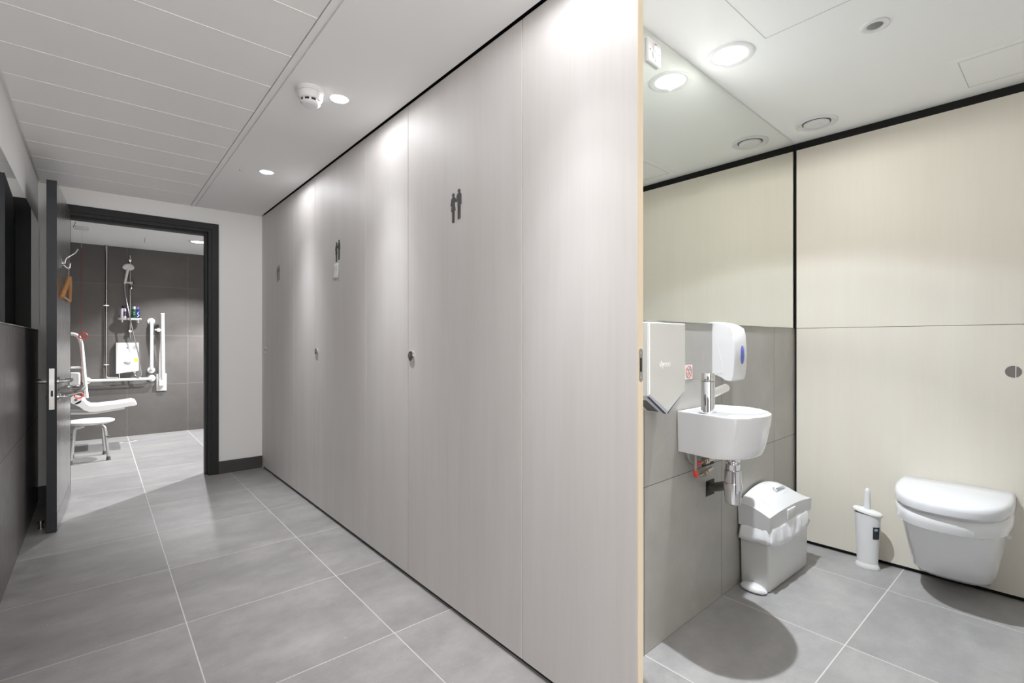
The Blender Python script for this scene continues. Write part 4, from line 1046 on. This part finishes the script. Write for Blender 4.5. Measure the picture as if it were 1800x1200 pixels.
# grab rails
def flange(b, x, z, y0=0.0, r_=0.040): lathe(b, [(r_, y0), (r_, -0.006), (r_*0.92, -0.012), (r_*0.5, -0.014)], (x, 0, z), 28, 'y')
gb = thing('grab_rail', 'long white horizontal grab rail below the electric shower', 'grab rail', (0, WY, 0), group='white grab rails in the shower room')
b = BM(); tube(b, smooth_path([(-0.095, -0.006, 0.686), (-0.095, -0.075, 0.686), (0.508, -0.075, 0.684), (0.508, -0.006, 0.684)], 0.045, 8), 0.0175, 18); obj('bar', b, M['wgloss'], gb)
for x in (-0.095, 0.508):
    b = BM(); flange(b, x, 0.685); obj('flange', b, M['wgloss'], gb)
gb = thing('grab_rail', 'white vertical grab rail right of the electric shower', 'grab rail', (0, WY, 0), group='white grab rails in the shower room')
b = BM(); tube(b, smooth_path([(0.502, -0.006, 1.385), (0.502, -0.075, 1.385), (0.502, -0.075, 0.785), (0.502, -0.006, 0.785)], 0.045, 8), 0.0175, 18); obj('bar', b, M['wgloss'], gb)
for z in (1.385, 0.785):
    b = BM(); flange(b, 0.502, z); obj('flange', b, M['wgloss'], gb)
fr_ = thing('folding_rail', 'white hinged support rail folded up against the wall, rightmost in the shower', 'folding rail', (0.605, WY, 0))
b = BM(); box(b, -0.052, 0.052, -0.018, 0, 0.525, 0.738, 0.005, 2); obj('wall_plate', b, M['wgloss'], fr_)
b = BM(); tube(b, smooth_path([(0.012, -0.050, 0.605), (0.012, -0.050, 1.468), (0.012, -0.16, 1.468)], 0.002), 0.0195, 16) if False else tube(b, [(0.014, -0.052, 0.600), (0.000, -0.150, 1.470)], 0.0195, 18)
obj('main_arm', b, M['wgloss'], fr_)
b = BM(); tube(b, [(-0.018, -0.040, 0.640), (-0.016, -0.066, 0.95), (-0.004, -0.115, 1.24)], 0.012, 14); obj('stay_arm', b, M['wgloss'], fr_)
b = BM(); box(b, -0.030, 0.030, -0.070, -0.015, 0.590, 0.660, 0.006, 2); obj('hinge_block', b, M['wgloss'], fr_)
b = BM(); tube(b, [(0, 0, 0), (0, 0, 0)], 0.01) if False else lathe(b, [(0.021, 0), (0.022, 0.008), (0.018, 0.014), (0, 0.014)], (0.0, -0.150, 1.468), 20); obj('end_cap', b, M['wplast'], fr_)
b = BM(); tube(b, [(-0.006, -0.128, 1.275), (-0.075, -0.118, 1.280)], 0.010, 10); lathe(b, [(0.017, -0.02), (0.017, 0.02)], (-0.040, -0.123, 1.278), 14); obj('paper_holder', b, M['wgloss'], fr_)

# shower seat on the left wall
se = thing('shower_chair', 'white fold-down shower seat with back frame beside the stool', 'shower seat', (-0.30, 6.75, 0))
b = BM()
# seat profile in x-z, extruded along y
prof_s = [(0.120, 0.520), (0.165, 0.552), (0.190, 0.545), (0.210, 0.500), (0.240, 0.478), (0.30, 0.474), (0.44, 0.484), (0.585, 0.502), (0.615, 0.492), (0.622, 0.462), (0.610, 0.450), (0.565, 0.447), (0.43, 0.425), (0.30, 0.410), (0.24, 0.412), (0.195, 0.432), (0.155, 0.480), (0.120, 0.505)]
PS = [(x, z) for x, z in prof_s]
secs = []
for y, ins in ((-0.20, 0.02), (-0.19, 0.006), (-0.17, 0.0), (0.17, 0.0), (0.19, 0.006), (0.20, 0.02)):
    cxs, czs = 0.37, 0.465
    secs.append([(cxs+(x-cxs)*(1-ins*1.5), y, czs+(z-czs)*(1-ins*6)) for x, z in PS])
loft(b, secs); obj('seat', b, M['wgloss'], se, ang=50)
b = BM(); tube(b, smooth_path([(0.02, -0.15, 0.415), (0.26, -0.15, 0.398), (0.52, -0.15, 0.43)], 0.05), 0.0125, 12); obj('support_tube', b, M['wgloss'], se); b = BM(); tube(b, smooth_path([(0.02, 0.15, 0.415), (0.26, 0.15, 0.398), (0.52, 0.15, 0.43)], 0.05), 0.0125, 12); obj('support_tube', b, M['wgloss'], se)
b = BM(); tube(b, smooth_path([(0.012, -0.17, 1.212), (0.145, -0.17, 1.212), (0.176, -0.17, 1.12), (0.215, -0.17, 0.56)], 0.07, 10), 0.0165, 16); obj('back_frame', b, M['wgloss'], se)
b = BM(); tube(b, [(0.012, -0.17, 0.87), (0.19, -0.17, 0.875)], 0.0125, 12); obj('cross_tube', b, M['wgloss'], se)
b = BM(); box(b, 0.02, 0.165, -0.15, -0.03, 0.66, 0.82, 0.02, 4); obj('arm_pad', b, M['wplast'], se)
b = BM(); box(b, 0.0, 0.03, -0.19, -0.15, 0.37, 1.24, 0.006, 2); obj('wall_bracket', b, M['wgloss'], se)
b = BM(); lathe(b, [(0.045, -0.02), (0.045, 0.02)], (0.135, -0.18, 0.55), 24, 'y'); obj('hinge_boss', b, M['wgloss'], se)
b = BM(); lathe(b, [(0.013, -0.001), (0.010, -0.004), (0, -0.004)], (0.135, -0.20, 0.55), 16, 'y'); obj('bolt', b, M['rubber'], se)

# stool
so = thing('shower_stool', 'white round shower stool with grey tube legs and rubber feet', 'stool', (-0.055, 6.225, 0))
b = BM(); lathe(b, [(0.0, 0.338), (0.14, 0.340), (0.172, 0.350), (0.180, 0.360), (0.178, 0.370), (0.165, 0.376), (0.10, 0.372), (0, 0.370)], n=56, sx=1.04, sy=1.0); obj('seat', b, M['wgloss'], so, ang=60)
for x, y in ((-0.135, -0.175), (0.135, -0.165), (0.110, 0.165), (-0.135, 0.165)):
    b = BM(); sx1 = 1 if x > 0 else -1
    tube(b, smooth_path([(x*0.35, y*0.55, 0.330), (x*0.80, y*0.92, 0.328), (x, y, 0.02)], 0.05, 8), 0.0125, 16); lg = obj('leg', b, M['alu'], so)
    b = BM(); lathe(b, [(0.019, 0), (0.020, 0.004), (0.0165, 0.012), (0.0155, 0.034)], (x, y, 0), 20); obj('rubber_foot', b, M['rubber'], lg)
    b = BM(); t = 0.70; lathe(b, [(0.0145, 0), (0.0145, 0.008)], (x*0.955, y*0.985, 0.225), 16); obj('collar', b, M['rubber'], lg)
# floor drain
fd = thing('floor_drain', 'slim metal floor drain cover near the shower back wall', 'drain', (0.262, 7.02, 0.0), (0, 0, 0.05))
b = BM(); box(b, -0.085, 0.085, -0.024, 0.024, 0.0, 0.003, 0.001, 1); obj('frame', b, M['alu'], fd, smooth=False)
b = BM(); box(b, -0.045, 0.050, -0.013, 0.013, 0.0028, 0.0036); obj('grate', b, M['rubber'], fd, smooth=False)
# small slots in the shower ceiling
b = BM(); box(b, -0.002, 0.002, -0.16, 0.16, -0.002, 0.0)
tag(obj('ceiling_slot', b, M['rubber'], smooth=False, loc=(-0.17, 6.30, CZ), rot=(0, 0, 0.08)), 'thin dark slot in the shower room ceiling left of the pull cord', 'slot')
b = BM(); box(b, -0.002, 0.002, -0.16, 0.16, -0.002, 0.0)
tag(obj('ceiling_slot', b, M['rubber'], smooth=False, loc=(0.40, 6.75, CZ), rot=(0, 0, -0.05)), 'thin dark slot in the shower room ceiling above the handset', 'slot')
